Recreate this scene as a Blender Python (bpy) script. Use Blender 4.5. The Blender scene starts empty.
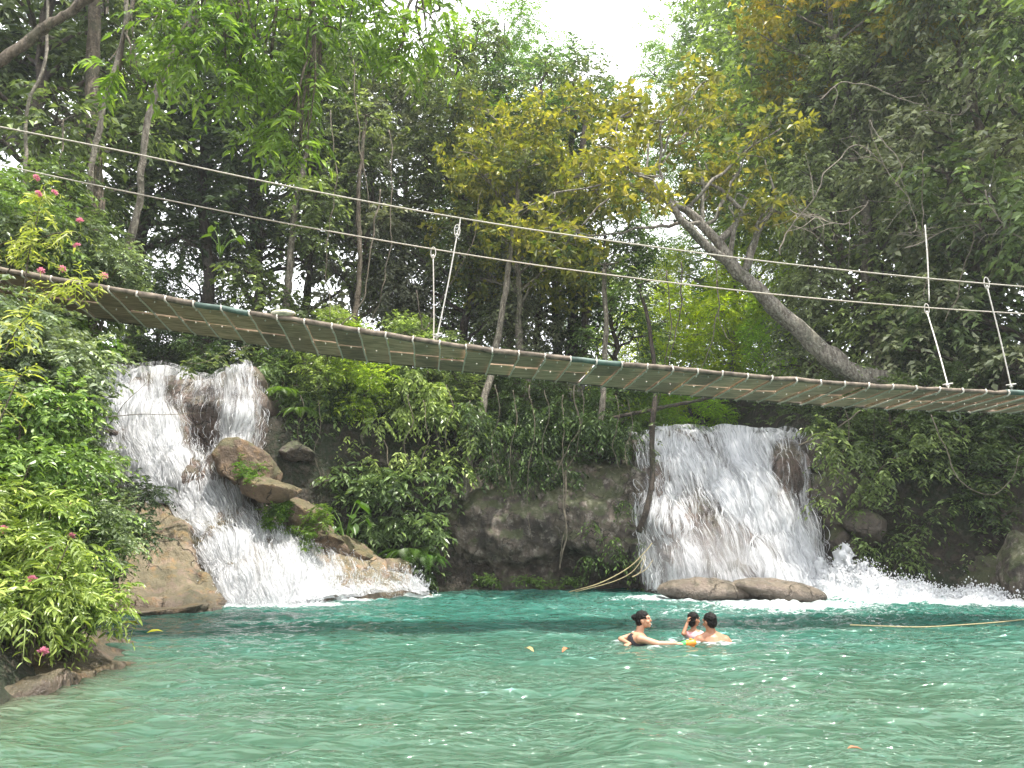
import bpy, bmesh, math, random
import numpy as np
from mathutils import Vector, Matrix
random.seed(7)
RNG = np.random.default_rng(11)
C = bpy.context.scene
COL = C.collection
R = math.radians

# ------------------------------------------------------------------ camera
F = 745.0
PITCH = math.atan(150.0 / 745.0)
CP, SP = math.cos(PITCH), math.sin(PITCH)
CAM = np.array([0, 0, 1.5])
def P(px, py, D):
    """world point seen at pixel (px,py) standing D metres away along +Y"""
    u = (px - 512) / F; v = (384 - py) / F
    d = np.array([u, CP - v * SP, SP + v * CP])
    return CAM + d * (D / d[1])
def W(px, py, z=0.0):
    """point of the plane z seen at the pixel"""
    u = (px - 512) / F; v = (384 - py) / F
    d = np.array([u, CP - v * SP, SP + v * CP])
    return CAM + d * ((z - CAM[2]) / d[2])
cam = bpy.data.cameras.new('camera'); camo = bpy.data.objects.new('camera', cam); COL.objects.link(camo)
camo.location = CAM; camo.rotation_euler = (math.pi / 2 + PITCH, 0, 0)
cam.sensor_width = 36; cam.lens = 36 * F / 1024; cam.clip_end = 3000; C.camera = camo

# ------------------------------------------------------------------ noise
_perm = np.random.default_rng(3).permutation(256); _perm = np.concatenate([_perm, _perm, _perm])
_g = np.random.default_rng(4).normal(size=(256, 3)); _g /= np.linalg.norm(_g, axis=1)[:, None]
def noise3(p):
    p = np.asarray(p, float); i = np.floor(p).astype(int); f = p - i
    w = f * f * f * (f * (f * 6 - 15) + 10); i &= 255; out = 0
    for a in (0, 1):
        for b in (0, 1):
            for c in (0, 1):
                h = _perm[_perm[_perm[i[..., 0] + a] + i[..., 1] + b] + i[..., 2] + c]
                d = (_g[h] * (f - np.array([a, b, c]))).sum(-1)
                out = out + d * (w[..., 0] if a else 1 - w[..., 0]) * (w[..., 1] if b else 1 - w[..., 1]) * (w[..., 2] if c else 1 - w[..., 2])
    return out
def fbm(p, o=4, s=0.5):
    r = 0; a = 1.0; p = np.asarray(p, float)
    for k in range(o):
        r = r + a * noise3(p + 17.3 * k); p = p * 2.03; a *= s
    return r
def sstep(a, b, x):
    t = np.clip((x - a) / (b - a), 0, 1); return t * t * (3 - 2 * t)

# ------------------------------------------------------------------ object helpers
def link(o, parent=None):
    COL.objects.link(o)
    if parent: o.parent = parent
    return o
def tag(o, label=None, cat=None, group=None, kind=None):
    if label: o['label'] = label
    if cat: o['category'] = cat
    if group: o['group'] = group
    if kind: o['kind'] = kind
    return o
def thing(name, label, cat, loc=(0, 0, 0), rz=0, group=None):
    o = bpy.data.objects.new(name, None); o.empty_display_size = .2
    o.location = loc; o.rotation_euler = (0, 0, rz); link(o); return tag(o, label, cat, group)
def mesh(name, V, faces, mat=None, smooth=False, uv=None, attrs=None):
    """faces: list of int arrays (m,k)"""
    V = np.asarray(V, np.float32); me = bpy.data.meshes.new(name)
    faces = [np.asarray(f, np.int32) for f in faces if len(f)]
    me.vertices.add(len(V)); me.vertices.foreach_set('co', V.ravel())
    lv = np.concatenate([f.ravel() for f in faces]); me.loops.add(len(lv)); me.loops.foreach_set('vertex_index', lv)
    tot = np.concatenate([np.full(len(f), f.shape[1]) for f in faces]); st = np.concatenate([[0], np.cumsum(tot)[:-1]]).astype(np.int32)
    me.polygons.add(len(tot)); me.polygons.foreach_set('loop_start', st)
    me.update(calc_edges=True)
    me.polygons.foreach_set('use_smooth', np.full(len(tot), smooth))
    if uv is not None:
        l = me.uv_layers.new(name='UVMap'); l.data.foreach_set('uv', np.asarray(uv, np.float32)[lv].ravel())
    for k, (dom, arr) in (attrs or {}).items():
        a = me.attributes.new(k, 'FLOAT', dom); a.data.foreach_set('value', np.asarray(arr, np.float32).ravel())
    if mat: me.materials.append(mat)
    me.validate(); me.update(); return me
def obj(name, me, parent=None, **t):
    o = bpy.data.objects.new(name, me); link(o, parent); return tag(o, **t) if t else o
class MB:
    def __init__(s): s.V = []; s.F = {}; s.n = 0; s.A = {}
    def add(s, V, F, val=None):
        V = np.asarray(V, float).reshape(-1, 3); F = np.asarray(F, int); k = F.shape[1]
        s.V.append(V); s.F.setdefault(k, []).append(F + s.n); s.n += len(V)
        s.A.setdefault(k, []).append(np.full(len(F), 0.5 if val is None else val) if np.isscalar(val) or val is None else val)
    def mesh(s, name, mat, smooth=False):
        ks = sorted(s.F); fs = [np.concatenate(s.F[k]) for k in ks]; a = np.concatenate([np.concatenate(s.A[k]) for k in ks])
        return mesh(name, np.concatenate(s.V), fs, mat, smooth, attrs={'r': ('FACE', a)})
    def tube(s, pts, rad, n=6, val=None, rough=0.0, cap=True):
        pts = np.asarray(pts, float); m = len(pts); rad = np.broadcast_to(np.asarray(rad, float), (m,))
        T = np.gradient(pts, axis=0); T /= np.linalg.norm(T, axis=1)[:, None] + 1e-9
        up = np.array([0, 0, 1.0]) if abs(T[0, 2]) < .9 else np.array([1.0, 0, 0])
        V = []; prev = np.cross(T[0], up); prev /= np.linalg.norm(prev)
        ang = np.arange(n) * 2 * math.pi / n
        for i in range(m):
            prev = prev - T[i] * prev.dot(T[i]); prev /= np.linalg.norm(prev) + 1e-9; b = np.cross(T[i], prev)
            rr = rad[i] * (1 + (rough * RNG.normal(size=n) if rough else np.zeros(n)))
            V.append(pts[i] + (np.cos(ang) * rr)[:, None] * prev + (np.sin(ang) * rr)[:, None] * b)
        V = np.concatenate(V); i = np.arange(m - 1)[:, None] * n; j = np.arange(n)[None]; jn = (j + 1) % n
        Fq = np.stack([i + j, i + jn, i + n + jn, i + n + j], -1).reshape(-1, 4); s.add(V, Fq, val)
        if cap:
            s.F.setdefault(n, []).append(np.array([list(range(n))[::-1]]) + s.n - len(V)); s.A.setdefault(n, []).append(np.full(1, .5))
            s.F[n].append(np.array([list(range(n))]) + s.n - n); s.A[n].append(np.full(1, .5))
    def box(s, c, hx, hy, hz, ax=None, val=None):
        ax = np.eye(3) if ax is None else np.asarray(ax); V = []
        for a in (-1, 1):
            for b in (-1, 1):
                for d in (-1, 1): V.append(np.asarray(c) + ax[0] * a * hx + ax[1] * b * hy + ax[2] * d * hz)
        s.add(V, [[0, 1, 3, 2], [4, 6, 7, 5], [0, 4, 5, 1], [2, 3, 7, 6], [0, 2, 6, 4], [1, 5, 7, 3]], val)
def cr(ctrl, m):
    """Catmull-Rom along axis 0 to m samples"""
    c = np.asarray(ctrl, float); n = len(c)
    c = np.concatenate([[2 * c[0] - c[1]], c, [2 * c[-1] - c[-2]]]); t = np.linspace(0, n - 1, m); i = np.minimum(t.astype(int), n - 2)
    f = (t - i).reshape((-1,) + (1,) * (c.ndim - 1)); a, b, d, e = c[i], c[i + 1], c[i + 2], c[i + 3]
    return .5 * ((2 * b) + (-a + d) * f + (2 * a - 5 * b + 4 * d - e) * f ** 2 + (-a + 3 * b - 3 * d + e) * f ** 3)
def path(pts, m, wob=0., rg=None):
    p = cr(np.array(pts, float), m)
    if wob: p = p + wob * np.stack([fbm(p * 1.3 + rg.uniform(0, 50), 2), fbm(p * 1.3 + rg.uniform(0, 50), 2), np.zeros(m)], -1)
    return p
def surf(ctrl, nu, nv):
    """ctrl rows x cols x k -> nv x nu x k"""
    a = cr(np.asarray(ctrl, float), nv); return np.swapaxes(cr(np.swapaxes(a, 0, 1), nu), 0, 1)
def normals(G):
    du = np.gradient(G, axis=1); dv = np.gradient(G, axis=0); n = np.cross(dv, du)
    return n / (np.linalg.norm(n, axis=-1)[..., None] + 1e-9)
def gridfaces(nv, nu):
    i = np.arange(nv - 1)[:, None] * nu; j = np.arange(nu - 1)[None]
    return np.stack([i + j, i + nu + j, i + nu + j + 1, i + j + 1], -1).reshape(-1, 4)
def griduv(G):
    U = np.concatenate([np.zeros((G.shape[0], 1)), np.cumsum(np.linalg.norm(np.diff(G, axis=1), axis=-1), axis=1)], 1).mean(0)
    Vv = np.concatenate([np.zeros((1, G.shape[1])), np.cumsum(np.linalg.norm(np.diff(G, axis=0), axis=-1), axis=0)], 0).mean(1)
    return np.stack(np.broadcast_arrays(U[None], Vv[:, None]), -1).reshape(-1, 2)

# ------------------------------------------------------------------ materials
class NT:
    def __init__(s, name):
        s.m = bpy.data.materials.new(name); s.m.use_nodes = True; s.t = s.m.node_tree; s.t.nodes.clear()
        s.out = s.n('ShaderNodeOutputMaterial')
    def n(s, typ, **k):
        nd = s.t.nodes.new(typ)
        for a, b in k.items(): setattr(nd, a, b)
        return nd
    def l(s, a, b): s.t.links.new(a, b)
    def val(s, sock, v):
        if hasattr(v, 'is_linked'): s.l(v, sock)
        else: sock.default_value = (tuple(v) + (1,) if isinstance(v, (tuple, list)) and len(v) == 3 and sock.type == 'RGBA' else v)
    def noise(s, vec, scale, detail=4, rough=.55, dist=0):
        nd = s.n('ShaderNodeTexNoise'); s.l(vec, nd.inputs['Vector'])
        nd.inputs['Scale'].default_value = scale; nd.inputs['Detail'].default_value = detail
        nd.inputs['Roughness'].default_value = rough; nd.inputs['Distortion'].default_value = dist; return nd.outputs['Fac']
    def coord(s, which='Object'): return s.n('ShaderNodeTexCoord').outputs[which]
    def mapping(s, vec, scale=(1, 1, 1), rot=(0, 0, 0)):
        nd = s.n('ShaderNodeMapping'); s.l(vec, nd.inputs['Vector']); nd.inputs['Scale'].default_value = scale; nd.inputs['Rotation'].default_value = rot
        return nd.outputs[0]
    def ramp(s, fac, stops):
        nd = s.n('ShaderNodeValToRGB'); s.l(fac, nd.inputs[0]); e = nd.color_ramp.elements
        while len(e) > 1: e.remove(e[0])
        e[0].position = stops[0][0]; e[0].color = tuple(stops[0][1]) + (1,)
        for p, c in stops[1:]:
            x = e.new(p); x.color = tuple(c) + (1,)
        return nd.outputs[0]
    def range(s, v, a, b, c=0., d=1.):
        nd = s.n('ShaderNodeMapRange', interpolation_type='SMOOTHSTEP'); s.l(v, nd.inputs[0])
        for k, x in enumerate((a, b, c, d)): s.val(nd.inputs[k + 1], x)
        return nd.outputs[0]
    def mix(s, f, a, b, mode='MIX'):
        nd = s.n('ShaderNodeMix', data_type='RGBA', blend_type=mode); s.val(nd.inputs[0], f); s.val(nd.inputs[6], a); s.val(nd.inputs[7], b)
        return nd.outputs[2]
    def math(s, op, a, b=0., c=0.):
        nd = s.n('ShaderNodeMath', operation=op); s.val(nd.inputs[0], a); s.val(nd.inputs[1], b); s.val(nd.inputs[2], c); return nd.outputs[0]
    def attr(s, name): return s.n('ShaderNodeAttribute', attribute_name=name).outputs['Fac']
    def bump(s, h, strength=.5, dist=.05, nrm=None):
        nd = s.n('ShaderNodeBump'); s.l(h, nd.inputs['Height']); nd.inputs['Strength'].default_value = strength; nd.inputs['Distance'].default_value = dist
        if nrm: s.l(nrm, nd.inputs['Normal'])
        return nd.outputs[0]
    def bsdf(s, col, rough=.6, nrm=None, **k):
        nd = s.n('ShaderNodeBsdfPrincipled'); s.val(nd.inputs['Base Color'], col); s.val(nd.inputs['Roughness'], rough)
        if nrm: s.l(nrm, nd.inputs['Normal'])
        for a, b in k.items(): s.val(nd.inputs[a.replace('_', ' ')], b)
        return nd.outputs[0]
    def done(s, sh): s.l(sh, s.out.inputs[0]); return s.m

def leaf_mat(name, dark, mid, light, trans=.36, rough=.42, tcol=None):
    t = NT(name); r = t.attr('r'); oi = t.n('ShaderNodeObjectInfo')
    c = t.ramp(r, [(0, dark), (.45, mid), (.85, light), (1, tuple(min(1, x * 1.5) for x in light))])
    cl = t.noise(t.coord(), .8, 2); c = t.mix(t.range(cl, .35, .65, .0, .5), c, tuple(.5 * a + .5 * b for a, b in zip(mid, light)))
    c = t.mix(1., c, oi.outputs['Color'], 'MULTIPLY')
    p = t.bsdf(c, rough, Specular_IOR_Level=.45)
    tr = t.n('ShaderNodeBsdfTranslucent'); t.l(t.mix(1., c, tcol or (1.4, 1.5, .55), 'MULTIPLY'), tr.inputs[0])
    m = t.n('ShaderNodeMixShader'); m.inputs[0].default_value = trans; t.l(p, m.inputs[1]); t.l(tr.outputs[0], m.inputs[2])
    return t.done(m.outputs[0])
LEAF = leaf_mat('leaf_green', (.028, .048, .02), (.098, .135, .05), (.30, .35, .17), rough=.3)  # pale leaf tones, raised so the colour also carries leaf highlights
LEAFB = leaf_mat('leaf_bright', (.06, .11, .02), (.13, .23, .04), (.26, .36, .07), trans=.45, rough=.35)
LEAFY = leaf_mat('leaf_yellow', (.035, .07, .02), (.17, .19, .035), (.44, .37, .07), trans=.35)
LEAFG = leaf_mat('leaf_greyish', (.04, .055, .03), (.14, .165, .10), (.36, .39, .28), trans=.3, rough=.32)

def bark_mat(name, a, b, moss=(.04, .06, .02), mossy=.35):
    t = NT(name); v = t.coord(); n1 = t.noise(t.mapping(v, (6, 6, 1.5)), 2.5, 6); n2 = t.noise(v, 1.3, 3); n3 = t.noise(v, 7, 3)
    c = t.mix(t.range(n1, .35, .65), a, b); c = t.mix(t.range(n2, .5, .62, 0, mossy), c, moss)
    c = t.mix(t.range(n3, .62, .7, 0, .5), c, tuple(min(.6, x * 1.7) for x in b))
    n4 = t.noise(v, 16, 4, .7); c = t.mix(t.range(n4, .55, .68, 0, .7), c, tuple(min(.5, x * 1.9) for x in b)); c = t.mix(t.range(n4, .45, .32, 0, .6), c, tuple(x * .4 for x in a))
    return t.done(t.bsdf(c, .85, t.bump(t.math('ADD', n1, n4), 1., .05)))
BARK = bark_mat('bark_brown', (.06, .045, .03), (.15, .12, .085))
BARKP = bark_mat('bark_pale', (.11, .09, .07), (.27, .24, .19), mossy=.35)
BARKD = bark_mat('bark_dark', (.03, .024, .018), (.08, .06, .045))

def rock_mat(name, a, b, c3, moss=.3, wet=.0, scale=1.0, layered=0.):
    t = NT(name); v = t.coord('Object'); n1 = t.noise(v, .9 * scale, 5, .6, .3); n2 = t.noise(v, 3.5 * scale, 6, .65); n3 = t.noise(t.mapping(v, (1, 1, .25)), 2.2 * scale, 5)
    n4 = t.noise(v, 22 * scale, 4, .7)
    c = t.mix(t.range(n1, .38, .62), a, b); c = t.mix(t.range(n2, .5, .66, 0, .8), c, c3)
    c = t.mix(t.range(n3, .52, .68, 0, .75), c, tuple(x * .28 for x in a))
    c = t.mix(t.range(n4, .35, .7, 0, .35), c, tuple(x * .4 for x in b))
    geo = t.n('ShaderNodeNewGeometry'); sx = t.n('ShaderNodeSeparateXYZ'); t.l(geo.outputs['Normal'], sx.inputs[0])
    mm = t.math('MULTIPLY_ADD', sx.outputs[2], .25, t.noise(v, 2.1 * scale, 5, .6)); c = t.mix(t.range(mm, .62 - moss * .3, .72 - moss * .3, 0, min(1, moss * 2.2)), c, t.mix(n4, (.03, .05, .012), (.09, .12, .03)))
    ps = t.n('ShaderNodeSeparateXYZ'); t.l(geo.outputs['Position'], ps.inputs[0])
    wl = t.range(ps.outputs[2], .05, .45, 1., 0.); c = t.mix(t.math('MULTIPLY', wl, .55), c, tuple(x * .3 for x in a))
    vo = t.n('ShaderNodeTexVoronoi', feature='DISTANCE_TO_EDGE'); dv = t.n('ShaderNodeVectorMath', operation='MULTIPLY_ADD'); nc = t.n('ShaderNodeTexNoise'); t.l(v, nc.inputs[0]); nc.inputs['Scale'].default_value = 2.; nc.inputs['Detail'].default_value = 5
    t.l(nc.outputs['Color'], dv.inputs[0]); dv.inputs[1].default_value = (.9, .9, .9); t.l(v, dv.inputs[2]); t.l(dv.outputs[0], vo.inputs['Vector']); vo.inputs['Scale'].default_value = 1.1 * scale
    ck = t.range(vo.outputs['Distance'], .0, .035); ckm = t.math('MULTIPLY', t.math('SUBTRACT', 1., ck), t.range(n1, .45, .6)); c = t.mix(t.math('MULTIPLY', ckm, .75), c, tuple(x * .15 for x in a))
    n5 = t.noise(v, 60 * scale, 3, .7); c = t.mix(t.range(n5, .55, .7, 0, .4), c, tuple(min(.5, x * 1.6) for x in b))
    h = t.math('ADD', t.math('SUBTRACT', n2, t.math('MULTIPLY', ckm, .5)), t.math('MULTIPLY', n4, .5))
    if layered:
        wv = t.n('ShaderNodeTexWave', bands_direction='Z'); t.l(v, wv.inputs[0]); wv.inputs['Scale'].default_value = 1.4; wv.inputs['Distortion'].default_value = 6; wv.inputs['Detail'].default_value = 3
        h = t.math('ADD', h, t.math('MULTIPLY', wv.outputs[1], layered))
    rg = t.range(wl, 0, 1, .8 - wet * .5, .3)
    return t.done(t.bsdf(c, rg, t.bump(h, 1., .07)))
ROCKT = rock_mat('rock_tan', (.14, .105, .078), (.27, .205, .145), (.33, .19, .08), .16, .2, 1.1)
ROCKF = rock_mat('rock_wet', (.085, .06, .046), (.17, .12, .095), (.05, .04, .032), .12, .8, 1.3)
ROCKM = rock_mat('rock_brown', (.12, .082, .055), (.23, .16, .105), (.26, .16, .08), .2, .2, 1.2)
ROCKB = rock_mat('rock_wet_tan', (.15, .115, .09), (.28, .22, .175), (.10, .08, .06), .08, .9, 1.3)
ROCKC = rock_mat('rock_cliff', (.04, .032, .026), (.17, .135, .105), (.36, .32, .27), .26, .2, 1.5)
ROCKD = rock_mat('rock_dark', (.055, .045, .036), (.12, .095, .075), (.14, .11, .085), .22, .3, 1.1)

def ground_mat():
    t = NT('forest_soil'); v = t.coord(); n1 = t.noise(v, .7, 5); n2 = t.noise(v, 9, 5)
    c = t.mix(t.range(n1, .4, .6), (.022, .017, .012), (.018, .027, .010)); n3 = t.noise(v, 3.2, 6, .7); c = t.mix(t.range(n2, .45, .65, 0, .7), c, (.05, .038, .025)); c = t.mix(t.range(n3, .52, .66, 0, .8), c, (.10, .085, .065)); c = t.mix(t.range(n3, .46, .36, 0, .8), c, (.02, .032, .01))  # soil tones, darkened to paint in the deep shade under the overhang
    return t.done(t.bsdf(c, .9, t.bump(t.math('ADD', n2, t.math('MULTIPLY', n3, 2.)), 1, .1)))
SOIL = ground_mat()

def pool_mat():
    t = NT('pool_water'); v = t.coord()
    ps = t.n('ShaderNodeSeparateXYZ'); t.l(v, ps.inputs[0])
    n1 = t.noise(t.mapping(v, (.25, .5, 1)), 1., 3)
    far = t.range(t.math('ADD', ps.outputs[1], t.math('MULTIPLY_ADD', n1, 8., -4.)), 6., 15.)
    c = t.mix(far, (.052, .100, .066), (.024, .099, .077))
    c = t.mix(t.attr('shallow'), c, (.13, .12, .065))
    v2 = t.noise(t.mapping(v, (1.5, 3.2, 1)), 2.2, 4, .6); c = t.mix(t.range(v2, .52, .68, 0, .3), c, (.07, .13, .10))
    w1 = t.noise(t.mapping(v, (.7, 2., 1), (0, 0, .12)), 3.2, 2, .5, .3); w2 = t.noise(t.mapping(v, (1, 2.2, 1), (0, 0, -.2)), 9., 2, .5, .2)
    gm = t.range(t.noise(t.mapping(v, (.35, .6, 1)), 1.3, 2), .42, .62, .08, .7)
    h = t.math('ADD', w1, t.math('MULTIPLY', w2, gm))
    nb = t.bump(h, .8, .2)
    fo = t.attr('foam'); fn = t.noise(t.mapping(v, (1.3, 2.2, 1)), 6., 6, .7, .5)
    ff = t.range(t.math('ADD', fo, t.math('MULTIPLY_ADD', fn, 1.2, -.6)), .42, .62)
    fine = t.noise(v, 40., 3, .6)
    w = t.bsdf(c, .05, nb, IOR=1.33, Specular_IOR_Level=.5, Subsurface_Weight=1., Subsurface_Radius=(.5, 1.1, 1.), Subsurface_Scale=2.5)
    f = t.bsdf(t.mix(fine, (.45, .58, .56), (.74, .77, .78)), .5, t.bump(fn, 1., .1))
    m = t.n('ShaderNodeMixShader'); t.l(ff, m.inputs[0]); t.l(w, m.inputs[1]); t.l(f, m.inputs[2])
    return t.done(m.outputs[0])
POOL = pool_mat()

def fall_mat(name, seed):
    t = NT(name); uv = t.coord('UV'); 
    off = t.n('ShaderNodeVectorMath', operation='ADD'); t.l(uv, off.inputs[0]); off.inputs[1].default_value = (seed * 3.7, seed * 5.1, seed)
    w = t.n('ShaderNodeTexNoise'); t.l(off.outputs[0], w.inputs['Vector']); w.inputs['Scale'].default_value = 1.1; w.inputs['Detail'].default_value = 2
    wv = t.n('ShaderNodeVectorMath', operation='MULTIPLY_ADD'); t.l(w.outputs['Color'], wv.inputs[0]); wv.inputs[1].default_value = (.14, .3, 0); t.l(off.outputs[0], wv.inputs[2])
    v = wv.outputs[0]
    a = t.noise(t.mapping(v, (3.2, .45, 1)), 1., 3, .6); b = t.noise(t.mapping(v, (17, 1.3, 1)), 1., 4, .65); c = t.noise(t.mapping(v, (55, 4.5, 1)), 1., 2, .6)
    s = t.math('ADD', t.math('MULTIPLY', a, .45), t.math('ADD', t.math('MULTIPLY', b, .4), t.math('MULTIPLY', c, .15)))
    th = t.math('SUBTRACT', .655, t.math('MULTIPLY', t.attr('cov'), .30))
    al = t.n('ShaderNodeMapRange', interpolation_type='SMOOTHSTEP'); t.l(s, al.inputs[0]); t.l(t.math('SUBTRACT', th, .11), al.inputs[1]); t.l(t.math('ADD', th, .11), al.inputs[2]); 
    col = t.mix(t.range(t.math('ADD', t.math('MULTIPLY', b, .6), t.math('MULTIPLY', c, .4)), .36, .6), (.50, .52, .55), (.80, .80, .82))
    p = t.bsdf(col, .3, t.bump(t.math('ADD', b, t.math('MULTIPLY', c, .6)), 1., .06), Specular_IOR_Level=.4)
    tl = t.n('ShaderNodeBsdfTranslucent'); tl.inputs[0].default_value = (.85, .88, .9, 1)
    mm = t.n('ShaderNodeMixShader'); mm.inputs[0].default_value = .3; t.l(p, mm.inputs[1]); t.l(tl.outputs[0], mm.inputs[2])
    tr = t.n('ShaderNodeBsdfTransparent'); m = t.n('ShaderNodeMixShader'); t.l(t.math('MULTIPLY', al.outputs[0], .96), m.inputs[0]); t.l(tr.outputs[0], m.inputs[1]); t.l(mm.outputs[0], m.inputs[2])
    return t.done(m.outputs[0])
FALL = [fall_mat('falling_water', 1), fall_mat('falling_water_outer', 2)]
def simple(name, col, rough=.6, var=.25, scale=8, trans=0, **k):
    t = NT(name); n = t.noise(t.coord(), scale, 4)
    c = t.mix(t.range(n, .3, .7), tuple(x * (1 - var) for x in col), tuple(min(1, x * (1 + var)) for x in col))
    s = t.bsdf(c, rough, t.bump(n, .3, .01), **k)
    if trans:
        tl = t.n('ShaderNodeBsdfTranslucent'); t.l(c, tl.inputs[0]); m = t.n('ShaderNodeMixShader'); m.inputs[0].default_value = trans
        t.l(s, m.inputs[1]); t.l(tl.outputs[0], m.inputs[2]); s = m.outputs[0]
    return t.done(s)
SPRAY = simple('water_spray', (.76, .77, .79), .25, .05, trans=.3)
ROPEW = simple('rope_white', (.55, .53, .48), .7, .2, 30)
ROPEL = simple('rope_lashing', (.60, .55, .48), .7, .2, 30)
CABLE = simple('cable_weathered', (.42, .39, .33), .7, .2, 30)
ROPEY = simple('rope_tan', (.36, .30, .16), .7, .25, 30)
FLOWER = simple('petal_pink', (.88, .32, .44), .5, .3, 20, trans=.3)
SKIN_A = simple('skin_light_brown', (.50, .27, .17), .42, .1, 6, Subsurface_Weight=.08)
SKIN_B = simple('skin_brown', (.40, .19, .11), .42, .12, 6, Subsurface_Weight=.08)
HAIR = simple('hair_black', (.012, .010, .009), .55, .4, 60, Specular_IOR_Level=.12)
PINKC = simple('cloth_pink', (.68, .38, .40), .7, .1, 12)
DARKC = simple('cloth_black', (.02, .02, .025), .6, .1, 12)
ORANGE = simple('plastic_orange', (.85, .26, .03), .3, .05, 5)
GREENP = simple('plastic_green', (.08, .55, .14), .3, .05, 5)
WHITEP = simple('plastic_white', (.8, .8, .78), .3, .05, 5)
def plank_mat():
    t = NT('weathered_plank'); v = t.coord(); oi = t.n('ShaderNodeObjectInfo')
    g = t.noise(t.mapping(v, (1.2, 14, 14)), 2., 5, .6); s = t.noise(v, 2.3, 4)
    c = t.mix(t.range(g, .35, .65), (.29, .19, .125), (.54, .38, .26)); c = t.mix(t.range(s, .5, .65, 0, .5), c, (.16, .13, .08))
    rr = t.n('ShaderNodeHueSaturation'); t.l(c, rr.inputs['Color']); t.l(t.math('MULTIPLY_ADD', oi.outputs['Random'], .7, .65), rr.inputs['Value'])
    return t.done(t.bsdf(rr.outputs[0], .8, t.bump(g, .6, .01)))
PLANK = plank_mat()
POLE = simple('pole_wood', (.15, .12, .09), .8, .5, 9)
POLEG = simple('pole_green_painted', (.07, .115, .095), .6, .3, 9)

# ------------------------------------------------------------------ world and sun
SUN_DIR = Vector((.22, -.12, .96)).normalized()
w = bpy.data.worlds.new('World'); C.world = w; w.use_nodes = True; nt = w.node_tree; nt.nodes.clear()
sky = nt.nodes.new('ShaderNodeTexSky'); sky.sky_type = 'NISHITA'; sky.sun_disc = False
sky.sun_elevation = math.asin(SUN_DIR.z); sky.sun_rotation = math.atan2(SUN_DIR.x, SUN_DIR.y); sky.dust_density = 3; sky.air_density = 1
tc = nt.nodes.new('ShaderNodeTexCoord'); nz = nt.nodes.new('ShaderNodeTexNoise'); nz.inputs['Scale'].default_value = 1.6; nz.inputs['Detail'].default_value = 6
mp = nt.nodes.new('ShaderNodeMapRange'); mp.inputs[1].default_value = .3; mp.inputs[2].default_value = .6; mp.inputs[3].default_value = .55; mp.inputs[4].default_value = .95
mx = nt.nodes.new('ShaderNodeMix'); mx.data_type = 'RGBA'; mx.inputs[7].default_value = (16, 16.2, 16.5, 1)
bg = nt.nodes.new('ShaderNodeBackground'); bg.inputs[1].default_value = .12; wo = nt.nodes.new('ShaderNodeOutputWorld')
L = nt.links.new; L(tc.outputs['Generated'], nz.inputs[0]); L(nz.outputs[0], mp.inputs[0]); L(mp.outputs[0], mx.inputs[0]); L(sky.outputs[0], mx.inputs[6]); L(mx.outputs[2], bg.inputs[0]); L(bg.outputs[0], wo.inputs[0])
sl = bpy.data.lights.new('sun', 'SUN'); sl.energy = 5.0; sl.angle = R(.6); sl.color = (1, .95, .86); so = bpy.data.objects.new('sun', sl); COL.objects.link(so)
so.rotation_euler = SUN_DIR.to_track_quat('Z', 'Y').to_euler(); so.location = (0, 10, 40)
C.view_settings.view_transform = 'Standard'; C.view_settings.look = 'None'; C.view_settings.exposure = .84; C.view_settings.gamma = 1
C.cycles.max_bounces = 7; C.cycles.transparent_max_bounces = 12; C.cycles.diffuse_bounces = 3; C.cycles.glossy_bounces = 3
C.cycles.transmission_bounces = 4; C.cycles.use_denoising = True
C.cycles.sample_clamp_indirect = 6

# ------------------------------------------------------------------ terrain
POLY = np.array([(-3.0, -12), (-3.9, 0), (-4.3, 6), (-4.7, 8), (-5.6, 9.5), (-7.0, 11.5), (-8.4, 14), (-8.2, 17), (-6.6, 18.4), (-2.6, 20.3), (0, 21.2), (3.2, 21.2), (7.8, 21.2), (8.8, 19.6), (12.5, 18.4), (14, 13), (13, 0), (11, -12)], float)
def poly_sd(x, y):
    """signed distance: positive outside the pool"""
    d = np.full(x.shape, 1e9); ins = np.zeros(x.shape, bool); n = len(POLY)
    for i in range(n):
        a, b = POLY[i], POLY[(i + 1) % n]; e = b - a; t = np.clip(((x - a[0]) * e[0] + (y - a[1]) * e[1]) / e.dot(e), 0, 1)
        d = np.minimum(d, np.hypot(x - a[0] - t * e[0], y - a[1] - t * e[1]))
        c = ((a[1] > y) != (b[1] > y)) & (x < (b[0] - a[0]) * (y - a[1]) / (b[1] - a[1] + 1e-12) + a[0]); ins ^= c
    return np.where(ins, -d, d)
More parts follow.
